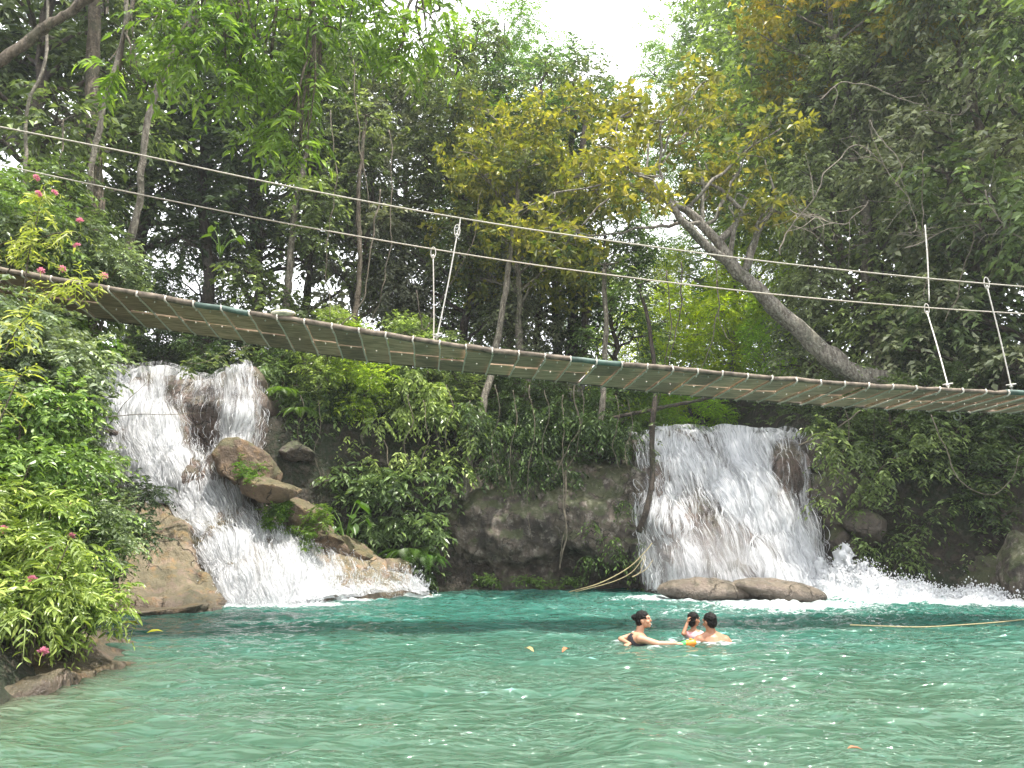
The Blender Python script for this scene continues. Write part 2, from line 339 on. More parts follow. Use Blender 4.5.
def H(x, y):
    x = np.asarray(x, float); y = np.asarray(y, float); d = poly_sd(x, y)
    nz_ = fbm(np.stack([x * .35, y * .35, x * 0], -1), 4)
    do = np.maximum(d, 0)
    near = sstep(16, 9, y) * sstep(0, -4, x)             # gentle bank on the left, near the camera
    near = np.maximum(near, sstep(4, -3, y))
    cliff = 4.3 * sstep(0, 1.6, do) + .34 * np.minimum(do, 12) + .14 * np.maximum(do - 12, 0)
    gentle = .35 * sstep(0, .5, do) + .42 * np.minimum(do, 10) + .12 * np.maximum(do - 10, 0)
    h = cliff * (1 - near) + gentle * near + nz_ * np.minimum(do, 3) * .45 + fbm(np.stack([x * 1.6, y * 1.6, x * 0 + 9], -1), 3) * .38 * np.minimum(do, 1)
    # channels of the two streams
    h = np.where((x > 2.2) & (x < 9.2) & (y > 19.5), np.minimum(h, 3.5 + .12 * np.maximum(y - 21, 0) + 2.2 * np.clip(np.abs(x - 5.7) - 2.4, 0, 2) + 12 * sstep(26, 60, y)), h)
    h = np.where((x < -5) & (x > -12.5) & (y > 15.6) & (y < 30), np.minimum(h, np.where(y < 19.6, .6 + .45 * (y - 15.6) , 4.6 + .1 * (y - 19.6)) + 4 * np.clip(np.abs(x + 8.6) - 2.2, 0, 2)), h)
    h = np.minimum(h, 40)
    return np.where(d > 0, h, -np.minimum(1.8, -d * 1.1))
def Hz(x, y): return float(H(np.array([x]), np.array([y]))[0])
def axis(lo, hi, flo, fhi, step, n):
    a = np.arange(flo, fhi, step); k = np.linspace(0, 1, n)[1:]
    return np.concatenate([(flo - (flo - lo) * k ** 3)[::-1], a, fhi + (hi - fhi) * k ** 3])
xs = axis(-300, 300, -18, 20, .16, 30); ys = axis(-300, 400, -8, 40, .18, 30)
X, Y = np.meshgrid(xs, ys); Z = H(X, Y)
obj('ground', mesh('ground', np.stack([X, Y, Z], -1).reshape(-1, 3), [gridfaces(len(ys), len(xs))], SOIL, True), kind='structure')

# ------------------------------------------------------------------ pool
FALLFEET = [(W(275, 606)[:2], 1.8, .85, 1.0), (W(235, 604)[:2], .7, .5, .9), (W(390, 598)[:2], 1.4, .35, .9), (W(330, 601)[:2], 1.3, .6, .95), (W(425, 596)[:2], .6, .3, .8),
            (W(850, 598)[:2], 1.9, 1.0, 1.1), (W(930, 603)[:2], 2.2, .9, 1.1), (W(1005, 604)[:2], 2., .8, 1.05), (W(700, 600)[:2], 2.6, 1.2, .85), (W(790, 606)[:2], 2.2, 1.4, .85)]
xs = np.concatenate([np.arange(-40, -9, .8), np.arange(-9, 14, .045), np.arange(14, 42, .8)]); ys = np.concatenate([np.arange(-25, 4, .4), np.arange(4, 12, .035), np.arange(12, 23, .06)])
X, Y = np.meshgrid(xs, ys)
s1 = fbm(np.stack([X * .55 + Y * .15, Y * .9, X * 0 + 1], -1), 2); s2 = fbm(np.stack([X * 1.3 - Y * .3, Y * 2.6 + s1 * 1.2, X * 0 + 5], -1), 3)
s3 = 1 - 2 * np.abs(fbm(np.stack([X * 2.1 + Y * .5, Y * 4.2, X * 0 + 9], -1), 2))
foam = np.zeros_like(X)
for c, a, b, k in FALLFEET: foam = np.maximum(foam, k * np.exp(-(((X - c[0]) / a) ** 2 + ((Y - c[1]) / b) ** 2)))
# loose white flecks in front of the right fall
foam = np.maximum(foam, .53 * np.exp(-(((X - 5) / 5.) ** 2 + ((Y - 15.3) / 3.2) ** 2)) * (.8 + .6 * s2))
Z = .060 * s1 + .070 * s2 + .026 * s3 + .10 * foam * np.abs(fbm(np.stack([X * 3, Y * 3, X * 0], -1), 3)) * 2
for c in (W(643, 645), W(711, 644), W(696, 643)):
    r_ = np.hypot(X - c[0], (Y - c[1])); Z = Z + .018 * np.sin(r_ * 22) * np.exp(-r_ * 1.6) * sstep(.1, .4, r_); foam = np.maximum(foam, .5 * np.exp(-((r_ - .3) / .22) ** 2) * (.8 + 1.2 * s2))
sd = poly_sd(X, Y); shallow = np.clip(1 + sd / 1.3, 0, 1) * sstep(1, -3.0, X) * .3
ob = obj('water', mesh('water', np.stack([X, Y, Z], -1).reshape(-1, 3), [gridfaces(len(ys), len(xs))], POOL, True, attrs={'foam': ('POINT', foam), 'shallow': ('POINT', shallow)}), kind='structure')

# ------------------------------------------------------------------ rocks
def pc(rows): return [[P(*c) if len(c) == 3 else np.array(c[1:]) for c in r] for r in rows]
def rock_patch(name, rows, mat, amp=.25, freq=.9, nu=90, nv=70, bottom=True, back=None, **t):
    G = np.array(pc(rows))
    if bottom:
        last = G[-1].copy(); last[:, 2] = -.8; last[:, 1] += .1; G = np.concatenate([G, [last]])
    first = G[0].copy(); first[:, 1] += 1.5; first[:, 2] -= .6; G = np.concatenate([[first], G])
    S = surf(G, nu, nv); N = normals(S)
    d = fbm(S * freq, 5, .55); d2 = np.abs(fbm(S * freq * .55 + 31, 3)); S = S + N * (amp * (d * 1.1 - d2 * 1.1 + .15))[..., None]
    # close the back so that the rock has depth
    B = S.copy(); B[..., 1] = np.maximum(B[..., 1] + 1.6, B[..., 1].max() * .5 + B[..., 1] * .5 + .8); B[..., 2] -= .4
    if back: B = S + np.array(back)
    n = nu * nv; f1 = gridfaces(nv, nu); f2 = f1[:, ::-1] + n
    ring = np.concatenate([np.arange(nu), np.arange(1, nv) * nu + nu - 1, (nv - 1) * nu + np.arange(nu - 1)[::-1], np.arange(1, nv - 1)[::-1] * nu]); rn = np.roll(ring, -1)
    side = np.stack([ring, rn, rn + n, ring + n], -1)
    return obj(name, mesh(name, np.concatenate([S.reshape(-1, 3), B.reshape(-1, 3)]), [f1, f2, side], mat, True), **t)
def boulder_mesh(name, seed, sc, mat, cuts=7, rough=.16, sub=5):
    bm = bmesh.new(); bmesh.ops.create_icosphere(bm, subdivisions=sub, radius=1); V = np.array([v.co[:] for v in bm.verts]); Fs = np.array([[v.index for v in f.verts] for f in bm.faces]); bm.free()
    rg = np.random.default_rng(seed)
    for k in range(cuts):
        n = rg.normal(size=3); n /= np.linalg.norm(n); dd = V @ n; lim = rg.uniform(*((.42, .8) if cuts > 12 else (.55, .85))); ex = np.maximum(dd - lim, 0); V = V - n * (ex * .85)[:, None]
    V = V * np.array(sc); n = V / np.linalg.norm(V, axis=1)[:, None]
    s = max(sc); V = V + n * (s * (rough * (fbm(V / s * 1.6 + seed * 3.1, 5, .6) - .35 * np.abs(fbm(V / s * 4 + seed, 3, .6)))))[:, None]
    return mesh(name, V, [Fs], mat, True)
def boulder(px, py, D, sc, mat, seed, label, rz=0, tilt=(0, 0), cuts=16, rough=.13, name='boulder', group=None):
    o = obj(name, boulder_mesh(name, seed, sc, mat, cuts, rough)); o.location = P(px, py, D); o.rotation_euler = (tilt[0], tilt[1], rz)
    return tag(o, label, 'rock', group)

# rock under the right fall
RF = [[(622, 447, 25), (650, 446, 25), (678, 446, 25), (705, 447, 25), (738, 448, 25), (775, 448, 25), (808, 447, 25)],
      [(630, 442, 22.8), (655, 441, 22.8), (678, 440, 22.8), (705, 441, 22.8), (737, 443, 22.8), (775, 442, 22.8), (808, 443, 22.8)],
      [(636, 444, 21.6), (655, 437, 21.4), (678, 434, 21.3), (705, 435, 21.5), (737, 438, 21.6), (772, 436, 21.2), (806, 452, 21.4)],
      [(634, 462, 21.0), (656, 456, 20.5), (684, 455, 20.4), (716, 460, 20.8), (750, 468, 20.8), (780, 458, 20.4), (808, 462, 20.9)],
      [(638, 500, 20.6), (664, 496, 19.9), (700, 495, 19.8), (735, 497, 20.1), (766, 500, 20.1), (789, 500, 20.3), (811, 500, 20.6)],
      [(645, 545, 20.1), (674, 545, 19.3), (716, 545, 19.2), (754, 545, 19.4), (782, 545, 19.6), (800, 545, 19.9), (815, 545, 20.2)],
      [(650, 592, 19.7), (683, 592, 18.9), (732, 594, 18.7), (772, 594, 18.8), (798, 594, 19.0), (815, 592, 19.4), (832, 592, 19.8)]]
RFC = [[.3, .5, .6, .6, .6, .5, .2], [.3, .5, .6, .6, .6, .5, .2], [.2, .72, .8, .55, .9, .8, .1], [.25, .5, .75, .55, 1., .2, .25], [.35, .6, .5, .82, 1.05, .45, .3], [.42, .5, .36, .75, 1.05, .9, .35], [.6, .75, .75, 1.0, 1.1, 1.1, .6]]
# upper left fall
LF = [[(60, 398, 23), (100, 397, 23), (135, 396, 23), (170, 397, 23), (205, 397, 23), (240, 397, 23), (272, 397, 23)],
      [(80, 386, 21), (110, 382, 21), (140, 382, 21), (172, 384, 21), (204, 384, 21), (238, 380, 21), (266, 382, 21)],
      [(92, 380, 19.9), (115, 373, 19.6), (145, 375, 19.5), (175, 377, 19.6), (205, 378, 19.4), (236, 372, 19.5), (262, 374, 19.9)],
      [(90, 408, 19.5), (115, 402, 19.0), (145, 405, 18.9), (172, 408, 19.1), (200, 400, 18.9), (238, 400, 18.9), (260, 404, 19.4)],
      [(94, 440, 19.2), (120, 438, 18.5), (150, 438, 18.4), (176, 440, 18.5), (203, 440, 19.3), (236, 438, 18.6), (258, 440, 19.1)],
      [(108, 470, 18.9), (134, 468, 18.1), (160, 468, 18.0), (183, 468, 18.1), (206, 470, 18.5), (230, 470, 18.2), (252, 472, 18.8)],
      [(132, 506, 18.4), (154, 505, 17.95), (176, 505, 17.9), (196, 506, 17.9), (216, 507, 17.95), (240, 511, 18.05), (258, 516, 18.4)]]
LFC = [[.1, .2, .3, .3, .2, .2, .1], [.2, .3, .4, .4, .3, .3, .1], [.5, .75, .6, .55, .5, .5, .05], [.6, .95, .9, .5, .12, .62, .25], [.7, .95, .85, .8, .10, .65, .2], [.6, 1., .95, .95, .6, .5, .1], [.5, .95, .95, .85, .75, .5, .1]]
# lower left cascade
LC = [[(150, 488, 18.6), (185, 490, 18.7), (225, 496, 18.8), (265, 512, 19.0), (310, 535, 19.2), (355, 550, 19.4), (400, 566, 19.6)],
      [(160, 499, 18.0), (198, 499, 18.0), (240, 505, 18.1), (282, 530, 18.3), (325, 553, 18.6), (368, 566, 18.8), (412, 582, 19.0)],
      [(185, 530, 17.4), (215, 530, 17.4), (255, 540, 17.5), (295, 556, 17.8), (336, 570, 18.2), (376, 578, 18.5), (418, 588, 18.8)],
      [(205, 566, 16.8), (230, 566, 16.7), (266, 570, 16.8), (305, 580, 17.2), (345, 586, 17.8), (383, 590, 18.3), (424, 593, 18.7)],
      [(220, 604, 16.4), (245, 606, 16.3), (280, 606, 16.3), (318, 604, 16.7), (350, 600, 17.6), (392, 598, 18.1), (432, 597, 18.5)]]
LCC = [[.2, .4, .5, .35, .0, .1, .1], [.35, .7, .5, .5, .3, .2, .5], [.65, .8, .55, .7, .5, .15, .65], [.8, .95, .62, .85, .75, .3, .8], [.95, 1.15, 1.1, 1.1, .9, .6, .95]]

def fall_water(rows, cov, root, nrib, seed, outw=.07, foot_spray=2500, footrow=-1, lip=.36, bulge=.25):
    G = surf(np.array(pc(rows)), 220, 200); N = normals(G); G = G + N * (bulge * (fbm(G * np.array([1.1, .9, .8]), 2, .45) * 1.2 - np.abs(fbm(G * .5 + 31, 3)) * 1.1 + .15))[..., None]; N = normals(G); CV = surf(np.array(cov, float)[..., None], 220, 200)[..., 0]; uv = griduv(G)
    rg = np.random.default_rng(seed)
    for k, off in enumerate((outw, outw * 2.2)):
        S = G + N * (off + .05 * fbm(np.stack([uv[:, 0] * 3, uv[:, 1] * .8, uv[:, 0] * 0 + k * 7], -1), 3).reshape(200, 220))[..., None] 
        obj('water_sheet', mesh('water_sheet', S.reshape(-1, 3), [gridfaces(200, 220)], FALL[k], True, uv=uv, attrs={'cov': ('POINT', (CV - .2 * k).ravel())}), root)
    # thin falling threads and flying drops
    mb = MB(); segs = 7
    a = rg.uniform(.01, .99, nrib); b0 = rg.uniform(lip, .97, nrib); ln = rg.uniform(.012, .07, nrib)
    keep = rg.uniform(0, 1, nrib) < CV[(b0 * 199).astype(int), (a * 219).astype(int)] ** 1.2
    a, b0, ln = a[keep], b0[keep], ln[keep]; n = len(a)
    T = np.linspace(0, 1, segs); bb = np.clip(b0[:, None] + ln[:, None] * T, 0, .999); aa = np.clip(a[:, None] + .0025 * np.sin(T * 4 + rg.uniform(0, 6, n)[:, None]), 0, .999)
    def samp(Gd, A_, B_):
        x = A_ * (Gd.shape[1] - 1); y = B_ * (Gd.shape[0] - 1); i = np.minimum(x.astype(int), Gd.shape[1] - 2); j = np.minimum(y.astype(int), Gd.shape[0] - 2); fx = (x - i)[..., None]; fy = (y - j)[..., None]
        return (Gd[j, i] * (1 - fx) + Gd[j, i + 1] * fx) * (1 - fy) + (Gd[j + 1, i] * (1 - fx) + Gd[j + 1, i + 1] * fx) * fy
    Q = samp(G, aa, bb) + samp(N, aa, bb) * (outw * 2.4 + rg.uniform(0, .2, n)[:, None, None] * np.sin(T * math.pi)[None, :, None])
    wd = rg.uniform(.002, .0075, n)[:, None] * np.sin(np.clip(T * math.pi, .12, 3.0))[None]
    side = np.array([1, 0, 0.]) ; A1 = Q - side * wd[..., None]; B1 = Q + side * wd[..., None]; Mid = Q + np.array([0, -1, 0]) * wd[..., None]
    V = np.stack([A1, Mid, B1], 2).reshape(-1, 3); base = (np.arange(n) * segs * 3)[:, None, None]; s = (np.arange(segs - 1) * 3)[None, :, None]
    q = np.array([[0, 1, 4, 3], [1, 2, 5, 4]]); Fq = (base[..., None] + s[..., None] + q[None, None]).reshape(-1, 4); mb.add(V, Fq, .5)
    obj('water_threads', mb.mesh('water_threads', SPRAY, True), root)
    return G, N, CV
def drops(C0, rad, mb):
    """small octahedral droplets"""
    n = len(C0); o = np.array([[1, 0, 0], [-1, 0, 0], [0, 1, 0], [0, -1, 0], [0, 0, 1.3], [0, 0, -1.3]]); f = np.array([[0, 2, 4], [2, 1, 4], [1, 3, 4], [3, 0, 4], [2, 0, 5], [1, 2, 5], [3, 1, 5], [0, 3, 5]])
    V = (C0[:, None] + o[None] * np.asarray(rad)[:, None, None]).reshape(-1, 3); mb.add(V, (f[None] + (np.arange(n) * 6)[:, None, None]).reshape(-1, 3), .5)

rock_patch('rock_ledge', RF, ROCKF, .28, .9, 120, 90, label='wet brown rock ledge under the wide right waterfall', cat='rock')
root = thing('waterfall', 'wide white waterfall on the right, fanning over a brown ledge into the pool', 'waterfall', P(740, 594, 18.9))
root_loc = np.array(root.location)
def reparent(root):
    bpy.context.view_layer.update()
    for c in root.children:
        if c.matrix_parent_inverse == Matrix.Identity(4): c.matrix_parent_inverse = root.matrix_world.inverted()
G1, N1, C1 = fall_water(RF, RFC, root, 2400, 5, .12)
rg = np.random.default_rng(9); mb = MB()
n = 5500; a = rg.uniform(.05, 1, n); b = rg.uniform(.25, 1, n) ** .6; i = (b * 199).astype(int); j = (np.clip(a, 0, 1) * 219).astype(int)
k = rg.uniform(0, 1, n) < C1[i, j]; Q = G1[i, j] + N1[i, j] * rg.exponential(.16, n)[:, None] + rg.normal(0, .05, (n, 3)); Q[:, 2] = np.abs(Q[:, 2]); drops(Q[k], rg.uniform(.003, .009, n)[k], mb)
obj('spray', mb.mesh('spray', SPRAY), root); reparent(root)

rock_patch('rock_ledge', LF, ROCKF, .25, .9, 110, 90, False, label='brown rock ledge under the upper left waterfall', cat='rock')
root = thing('waterfall', 'upper left waterfall spilling over a round hollow in the rock beside the leafy bank', 'waterfall', P(180, 500, 17.7))
G2, N2, C2 = fall_water(LF, LFC, root, 1800, 6, .09)
mb = MB(); n = 2600; a = rg.uniform(0, 1, n); b = rg.uniform(.4, 1, n); i = (b * 199).astype(int); j = (a * 219).astype(int); k = rg.uniform(0, 1, n) < C2[i, j]
Q = G2[i, j] + N2[i, j] * (.08 + rg.exponential(.1, n))[:, None]; drops(Q[k], rg.uniform(.003, .009, n)[k], mb); obj('spray', mb.mesh('spray', SPRAY), root)
reparent(root)
rock_patch('rock_ledge', LC, ROCKT, .18, 1.0, 120, 80, label='tan rounded rock apron under the lower left cascade', cat='rock')
root = thing('waterfall', 'lower left cascade sliding down a tan rock apron into the pool', 'waterfall', P(280, 606, 16.3))
G3, N3, C3 = fall_water(LC, LCC, root, 2400, 8, .08, lip=.27)
mb = MB(); n = 3500; a = rg.uniform(0, 1, n); b = rg.uniform(.2, 1, n) ** .7; i = (b * 199).astype(int); j = (a * 219).astype(int); k = rg.uniform(0, 1, n) < C3[i, j]
Q = G3[i, j] + N3[i, j] * (.08 + rg.exponential(.1, n))[:, None]; drops(Q[k], rg.uniform(.004, .014, n)[k], mb); obj('spray', mb.mesh('spray', SPRAY), root); reparent(root)

def froth(root, pts, hgt, n, seed, w=.35):
    rg = np.random.default_rng(seed); q = path([(*W(*p)[:2], 0) for p in pts], 120); L_ = 24; v = np.linspace(0, 1, L_); S = np.repeat(q[None], L_, 0).copy(); S[..., 1] += (v[:, None] - .45) * w * 2
    hh = hgt * np.sin(v * math.pi)[:, None] ** .7 * np.sin(np.linspace(.15, math.pi - .15, 120))[None] ** .5; S[..., 2] = hh * (.8 + 1.1 * np.abs(fbm(S * 3.5, 4, .6))) - .03; S += normals(S) * (.5 * hgt * fbm(S * 7, 4, .6) * (hh / hgt))[..., None]
    obj('foam_crest', mesh('foam_crest', S.reshape(-1, 3), [gridfaces(L_, 120)], SPRAY, True), root)
    mb = MB(); i = rg.integers(2, L_ - 2, n); j = rg.integers(2, 118, n); Q = S[i, j] + rg.normal(0, .05, (n, 3)) + np.array([0, 0, 1]) * rg.exponential(.06, n)[:, None]; drops(Q, rg.uniform(.004, .013, n), mb); obj('spray', mb.mesh('spray', SPRAY), root)
WF = [o for o in bpy.data.objects if o.name.startswith('waterfall')]; bpy.context.view_layer.update()
for r_, a_ in ((WF[0], ([(652, 594), (700, 595), (760, 595), (835, 594)], .16, 4200, 3)), (WF[2], ([(224, 606), (250, 608), (290, 608), (325, 605)], .06, 2200, 4)), (WF[2], ([(325, 604), (350, 601), (385, 599), (436, 597)], .04, 900, 5, .22))):
    froth(r_, *a_); reparent(r_)
def mist(root, c, r, dens):
    bm = bmesh.new(); bmesh.ops.create_icosphere(bm, subdivisions=3, radius=1); Vv = np.array([v.co[:] for v in bm.verts]) * np.array(r); Fs = np.array([[v.index for v in f.verts] for f in bm.faces]); bm.free()
    t = NT('mist'); tc_ = t.coord('Object'); n = t.noise(tc_, 1.4, 3); sc_ = t.n('ShaderNodeVectorMath', operation='DIVIDE'); t.l(tc_, sc_.inputs[0]); sc_.inputs[1].default_value = tuple(r); ln = t.n('ShaderNodeVectorMath', operation='LENGTH'); t.l(sc_.outputs[0], ln.inputs[0])
    d = t.math('MULTIPLY', t.range(ln.outputs['Value'], .15, .98, 1., 0.), t.range(n, .3, .7, .3, 1.)); v = t.n('ShaderNodeVolumePrincipled'); v.inputs['Color'].default_value = (.97, .98, 1, 1); t.l(t.math('MULTIPLY', d, dens), v.inputs['Density']); t.l(v.outputs[0], t.out.inputs['Volume'])
    o = obj('mist', mesh('mist', Vv, [Fs], t.m), root); o.location = np.array(c) - np.array(root.location); tag(o, kind='stuff'); o.matrix_parent_inverse = Matrix.Identity(4); return o
MIST = []
# foaming splash running right from the foot of the right fall
def foam_ridge():
    px = np.linspace(800, 1045, 200); v = np.linspace(0, 1, 46); base = np.array([W(x, 594 + 8 * min(1, (x - 800) / 160))[:2] for x in px])
    env = np.interp(px, [800, 822, 850, 880, 910, 940, 970, 1000, 1045], [.1, .62, .78, .50, .34, .20, .22, .16, .14])
    S = np.zeros((46, 200, 3)); wd = .95
    S[..., 0] = base[None, :, 0]; S[..., 1] = base[None, :, 1] + (v[:, None] - .6) * wd * 2
    hh = env[None] * np.sin(np.clip(v, 0, 1) * math.pi)[:, None] ** .8
    S[..., 2] = hh * (1 + .8 * fbm(S * 2.2, 4, .6)) - .03
    N = normals(S); S += N * (.22 * fbm(S * 5, 4, .65) * (hh / .6))[..., None]
    return S
S = foam_ridge(); mb = MB(); n = 9000; i = rg.integers(2, 44, n); j = rg.integers(0, 200, n); top = S[i, j]; k = top[:, 2] > .08
Q = top + rg.normal(0, .05, (n, 3)) + np.array([0, 0, 1]) * (rg.exponential(.07, n) * (.4 + 2 * np.abs(noise3(top * 2.5))))[:, None]
drops(Q[k], rg.uniform(.006, .022, n)[k], mb)
root = thing('splash', 'frothing white splash spreading right from the foot of the right waterfall', 'splash', (S[20, 80, 0], S[20, 80, 1], 0))
obj('foam_crest', mesh('foam_crest', S.reshape(-1, 3), [gridfaces(46, 200)], SPRAY, True), root); obj('spray', mb.mesh('spray', SPRAY), root); reparent(root)

mist(WF[0], (5.0, 18.7, .8), (2.4, .9, 1.3), .8)
mist(WF[2], (-5.4, 16.3, .25), (1.6, .6, .5), .6)
# cliffs and boulders
rock_patch('rock_cliff', [[(400, 455, 23.5), (450, 430, 23.8), (500, 420, 24), (550, 420, 24), (600, 425, 24), (650, 440, 23.2)],
    [(405, 500, 22.0), (450, 480, 21.9), (500, 474, 21.6), (550, 474, 21.5), (600, 478, 21.2), (648, 480, 21.2)],
    [(415, 535, 22.2), (450, 512, 21.2), (500, 505, 20.8), (550, 505, 20.7), (600, 505, 20.4), (650, 510, 20.4)],
    [(425, 560, 22.6), (455, 552, 21.0), (500, 545, 20.7), (550, 545, 20.6), (600, 545, 20.3), (652, 545, 20.0)],
    [(435, 580, 22.9), (460, 576, 21.4), (500, 574, 21.1), (550, 574, 21.2), (600, 572, 21.4), (650, 572, 21.2)],
    [(430, 586, 21.6), (460, 588, 20.9), (500, 588, 20.8), (550, 588, 20.9), (600, 587, 21.1), (650, 586, 21.3)]], ROCKC, .38, .8, 150, 100, label='mossy grey brown cliff between the two waterfalls', cat='cliff')
rock_patch('rock_cliff', [[(800, 435, 22.5), (835, 430, 22), (880, 425, 22), (930, 420, 22), (980, 415, 22), (1040, 410, 21), (1110, 400, 20)],
    [(806, 455, 21.4), (835, 462, 20.8), (880, 460, 20.8), (930, 455, 20.6), (980, 450, 20), (1040, 440, 19), (1110, 430, 18)],
    [(808, 500, 20.9), (838, 500, 20.0), (880, 502, 20.3), (930, 500, 20.2), (980, 495, 19.6), (1040, 490, 18.6), (1110, 480, 17)],
    [(815, 545, 20.6), (842, 540, 19.7), (880, 540, 20.4), (930, 540, 20.2), (985, 545, 19.4), (1035, 540, 18), (1110, 540, 16)],
    [(822, 575, 20.5), (850, 572, 20.0), (890, 570, 20.6), (935, 575, 20.2), (985, 575, 18.8), (1035, 575, 17), (1110, 580, 15)],
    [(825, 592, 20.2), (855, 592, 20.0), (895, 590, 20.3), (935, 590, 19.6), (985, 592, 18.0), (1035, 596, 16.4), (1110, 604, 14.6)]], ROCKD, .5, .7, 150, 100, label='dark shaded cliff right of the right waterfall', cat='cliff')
rock_patch('rock_slope', [[(40, 470, 19), (95, 484, 18.8), (140, 489, 18.4), (166, 500, 17.9), (186, 530, 17.2), (206, 568, 16.6), (222, 600, 16.2)],
    [(40, 520, 17.2), (100, 522, 17), (135, 528, 16.9), (158, 540, 16.7), (178, 560, 16.4), (198, 586, 16.1), (217, 606, 15.8)],
    [(40, 560, 15.8), (100, 566, 15.6), (130, 575, 15.5), (153, 585, 15.5), (172, 594, 15.5), (192, 602, 15.5), (213, 609, 15.5)],
    [(40, 600, 14.6), (100, 602, 14.8), (130, 604, 14.9), (155, 606, 15.0), (175, 608, 15.1), (196, 610, 15.2), (214, 612, 15.3)]], ROCKT, .26, .8, 110, 90, label='big bare tan rock slope left of the lower cascade', cat='rock')
boulder(165, 612, 15.0, (1.3, .55, .16), ROCKT, 41, 'flat ochre rock shelf at the waterline below the bare rock slope', .1)
rock_patch('rock_shelf', [[(-90, 560, 9.5), (0, 600, 9.6), (50, 622, 9.6), (88, 636, 9.5), (104, 648, 9.5)],
    [(-90, 640, 8.2), (0, 645, 8.4), (50, 650, 8.7), (88, 654, 9.0), (108, 658, 9.2)],
    [(-90, 690, 7.3), (0, 684, 7.6), (50, 674, 8.0), (90, 666, 8.6), (114, 664, 9.0)],
    [(-90, 712, 6.9), (0, 699, 7.2), (50, 688, 7.6), (92, 676, 8.3), (120, 668, 8.8)]], ROCKT, .10, 1.6, 90, 60, label='low worn rock shelf at the waterline under the flowering shrubs', cat='rock')
boulder(250, 470, 18.3, (1.0, .8, .85), ROCKM, 3, 'pointed brown boulder beside the foot of the upper left waterfall', .5, (.2, .3))
boulder(268, 493, 17.7, (1.05, .7, .42), ROCKM, 5, 'flat topped brown boulder in front of the pointed boulder', .2, (.15, .1))
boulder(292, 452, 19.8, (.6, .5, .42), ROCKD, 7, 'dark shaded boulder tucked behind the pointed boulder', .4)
boulder(303, 520, 18.5, (1., .65, .55), ROCKM, 9, 'mossy brown boulder right of the flat topped boulder', .9, (.1, .3))
boulder(322, 534, 18.9, (.85, .5, .42), ROCKM, 12, 'long mossy brown boulder half way down the lower cascade', 0, (.1, .45))
boulder(352, 550, 19.2, (.6, .4, .3), ROCKM, 14, 'rounded ochre boulder below the long mossy boulder', 0, (.1, .4), cuts=4)
boulder(396, 568, 19.5, (.5, .4, .26), ROCKT, 16, 'small ochre boulder at the lower right end of the cascade', .3, (0, .3), cuts=4)
boulder(705, 591, 17.7, (1.15, .5, .28), ROCKB, 20, 'long wet grey brown boulder at the foot of the right waterfall, left one', 0, (0, .05), cuts=2, rough=.1)
boulder(777, 592, 17.6, (1.1, .55, .30), ROCKB, 22, 'long wet tan boulder at the foot of the right waterfall, right one', 0, (0, .12), cuts=1, rough=.1)
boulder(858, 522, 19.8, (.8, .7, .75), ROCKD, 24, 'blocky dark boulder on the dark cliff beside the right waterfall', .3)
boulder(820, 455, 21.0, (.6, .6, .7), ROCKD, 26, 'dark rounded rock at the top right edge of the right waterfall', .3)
boulder(252, 385, 19.7, (.35, .45, .5), ROCKF, 28, 'wet rounded knob at the right end of the upper left lip', .1, cuts=3)
boulder(640, 490, 20.6, (.6, .5, .9), ROCKC, 30, 'pale brown rock shoulder at the left edge of the right waterfall', .4)
boulder(1030, 570, 17.3, (1.1, .9, .9), ROCKC, 33, 'brown rock sloping into the pool at the right edge', .4, (0, -.3))

# ------------------------------------------------------------------ foliage
def unit(v): return v / (np.linalg.norm(v, axis=-1)[..., None] + 1e-9)
def leaves(Pp, D, N, Ln, Wd, fold=.25, droop=.12, big=False):
    D = unit(D); S = unit(np.cross(D, N)); N = np.cross(S, D); Ln = Ln[:, None]; Wd = Wd[:, None]; n = len(Pp)
    if not big:
        m = Pp + D * Ln * .42
        V = np.stack([Pp, m + S * Wd * .5 + N * Wd * fold, Pp + D * Ln - N * Ln * droop, m - S * Wd * .5 + N * Wd * fold], 1)
        f = np.array([[0, 1, 2], [0, 2, 3]])
    else:
        c1 = Pp + D * Ln * .3; c2 = Pp + D * Ln * .68 - N * Ln * droop * .45
        V = np.stack([Pp, c1 + S * Wd * .5 + N * Wd * fold, c1, c1 - S * Wd * .5 + N * Wd * fold, c2 + S * Wd * .36 + N * Wd * fold * .7, c2, c2 - S * Wd * .36 + N * Wd * fold * .7, Pp + D * Ln - N * Ln * droop * 1.6], 1)
        f = np.array([[0, 1, 2], [0, 2, 3], [1, 4, 5], [1, 5, 2], [2, 5, 6], [2, 6, 3], [4, 7, 5], [5, 7, 6]])
    k = V.shape[1]; Fs = (f[None] + (np.arange(n) * k)[:, None, None]).reshape(-1, 3)
    return V.reshape(-1, 3), Fs, len(f)
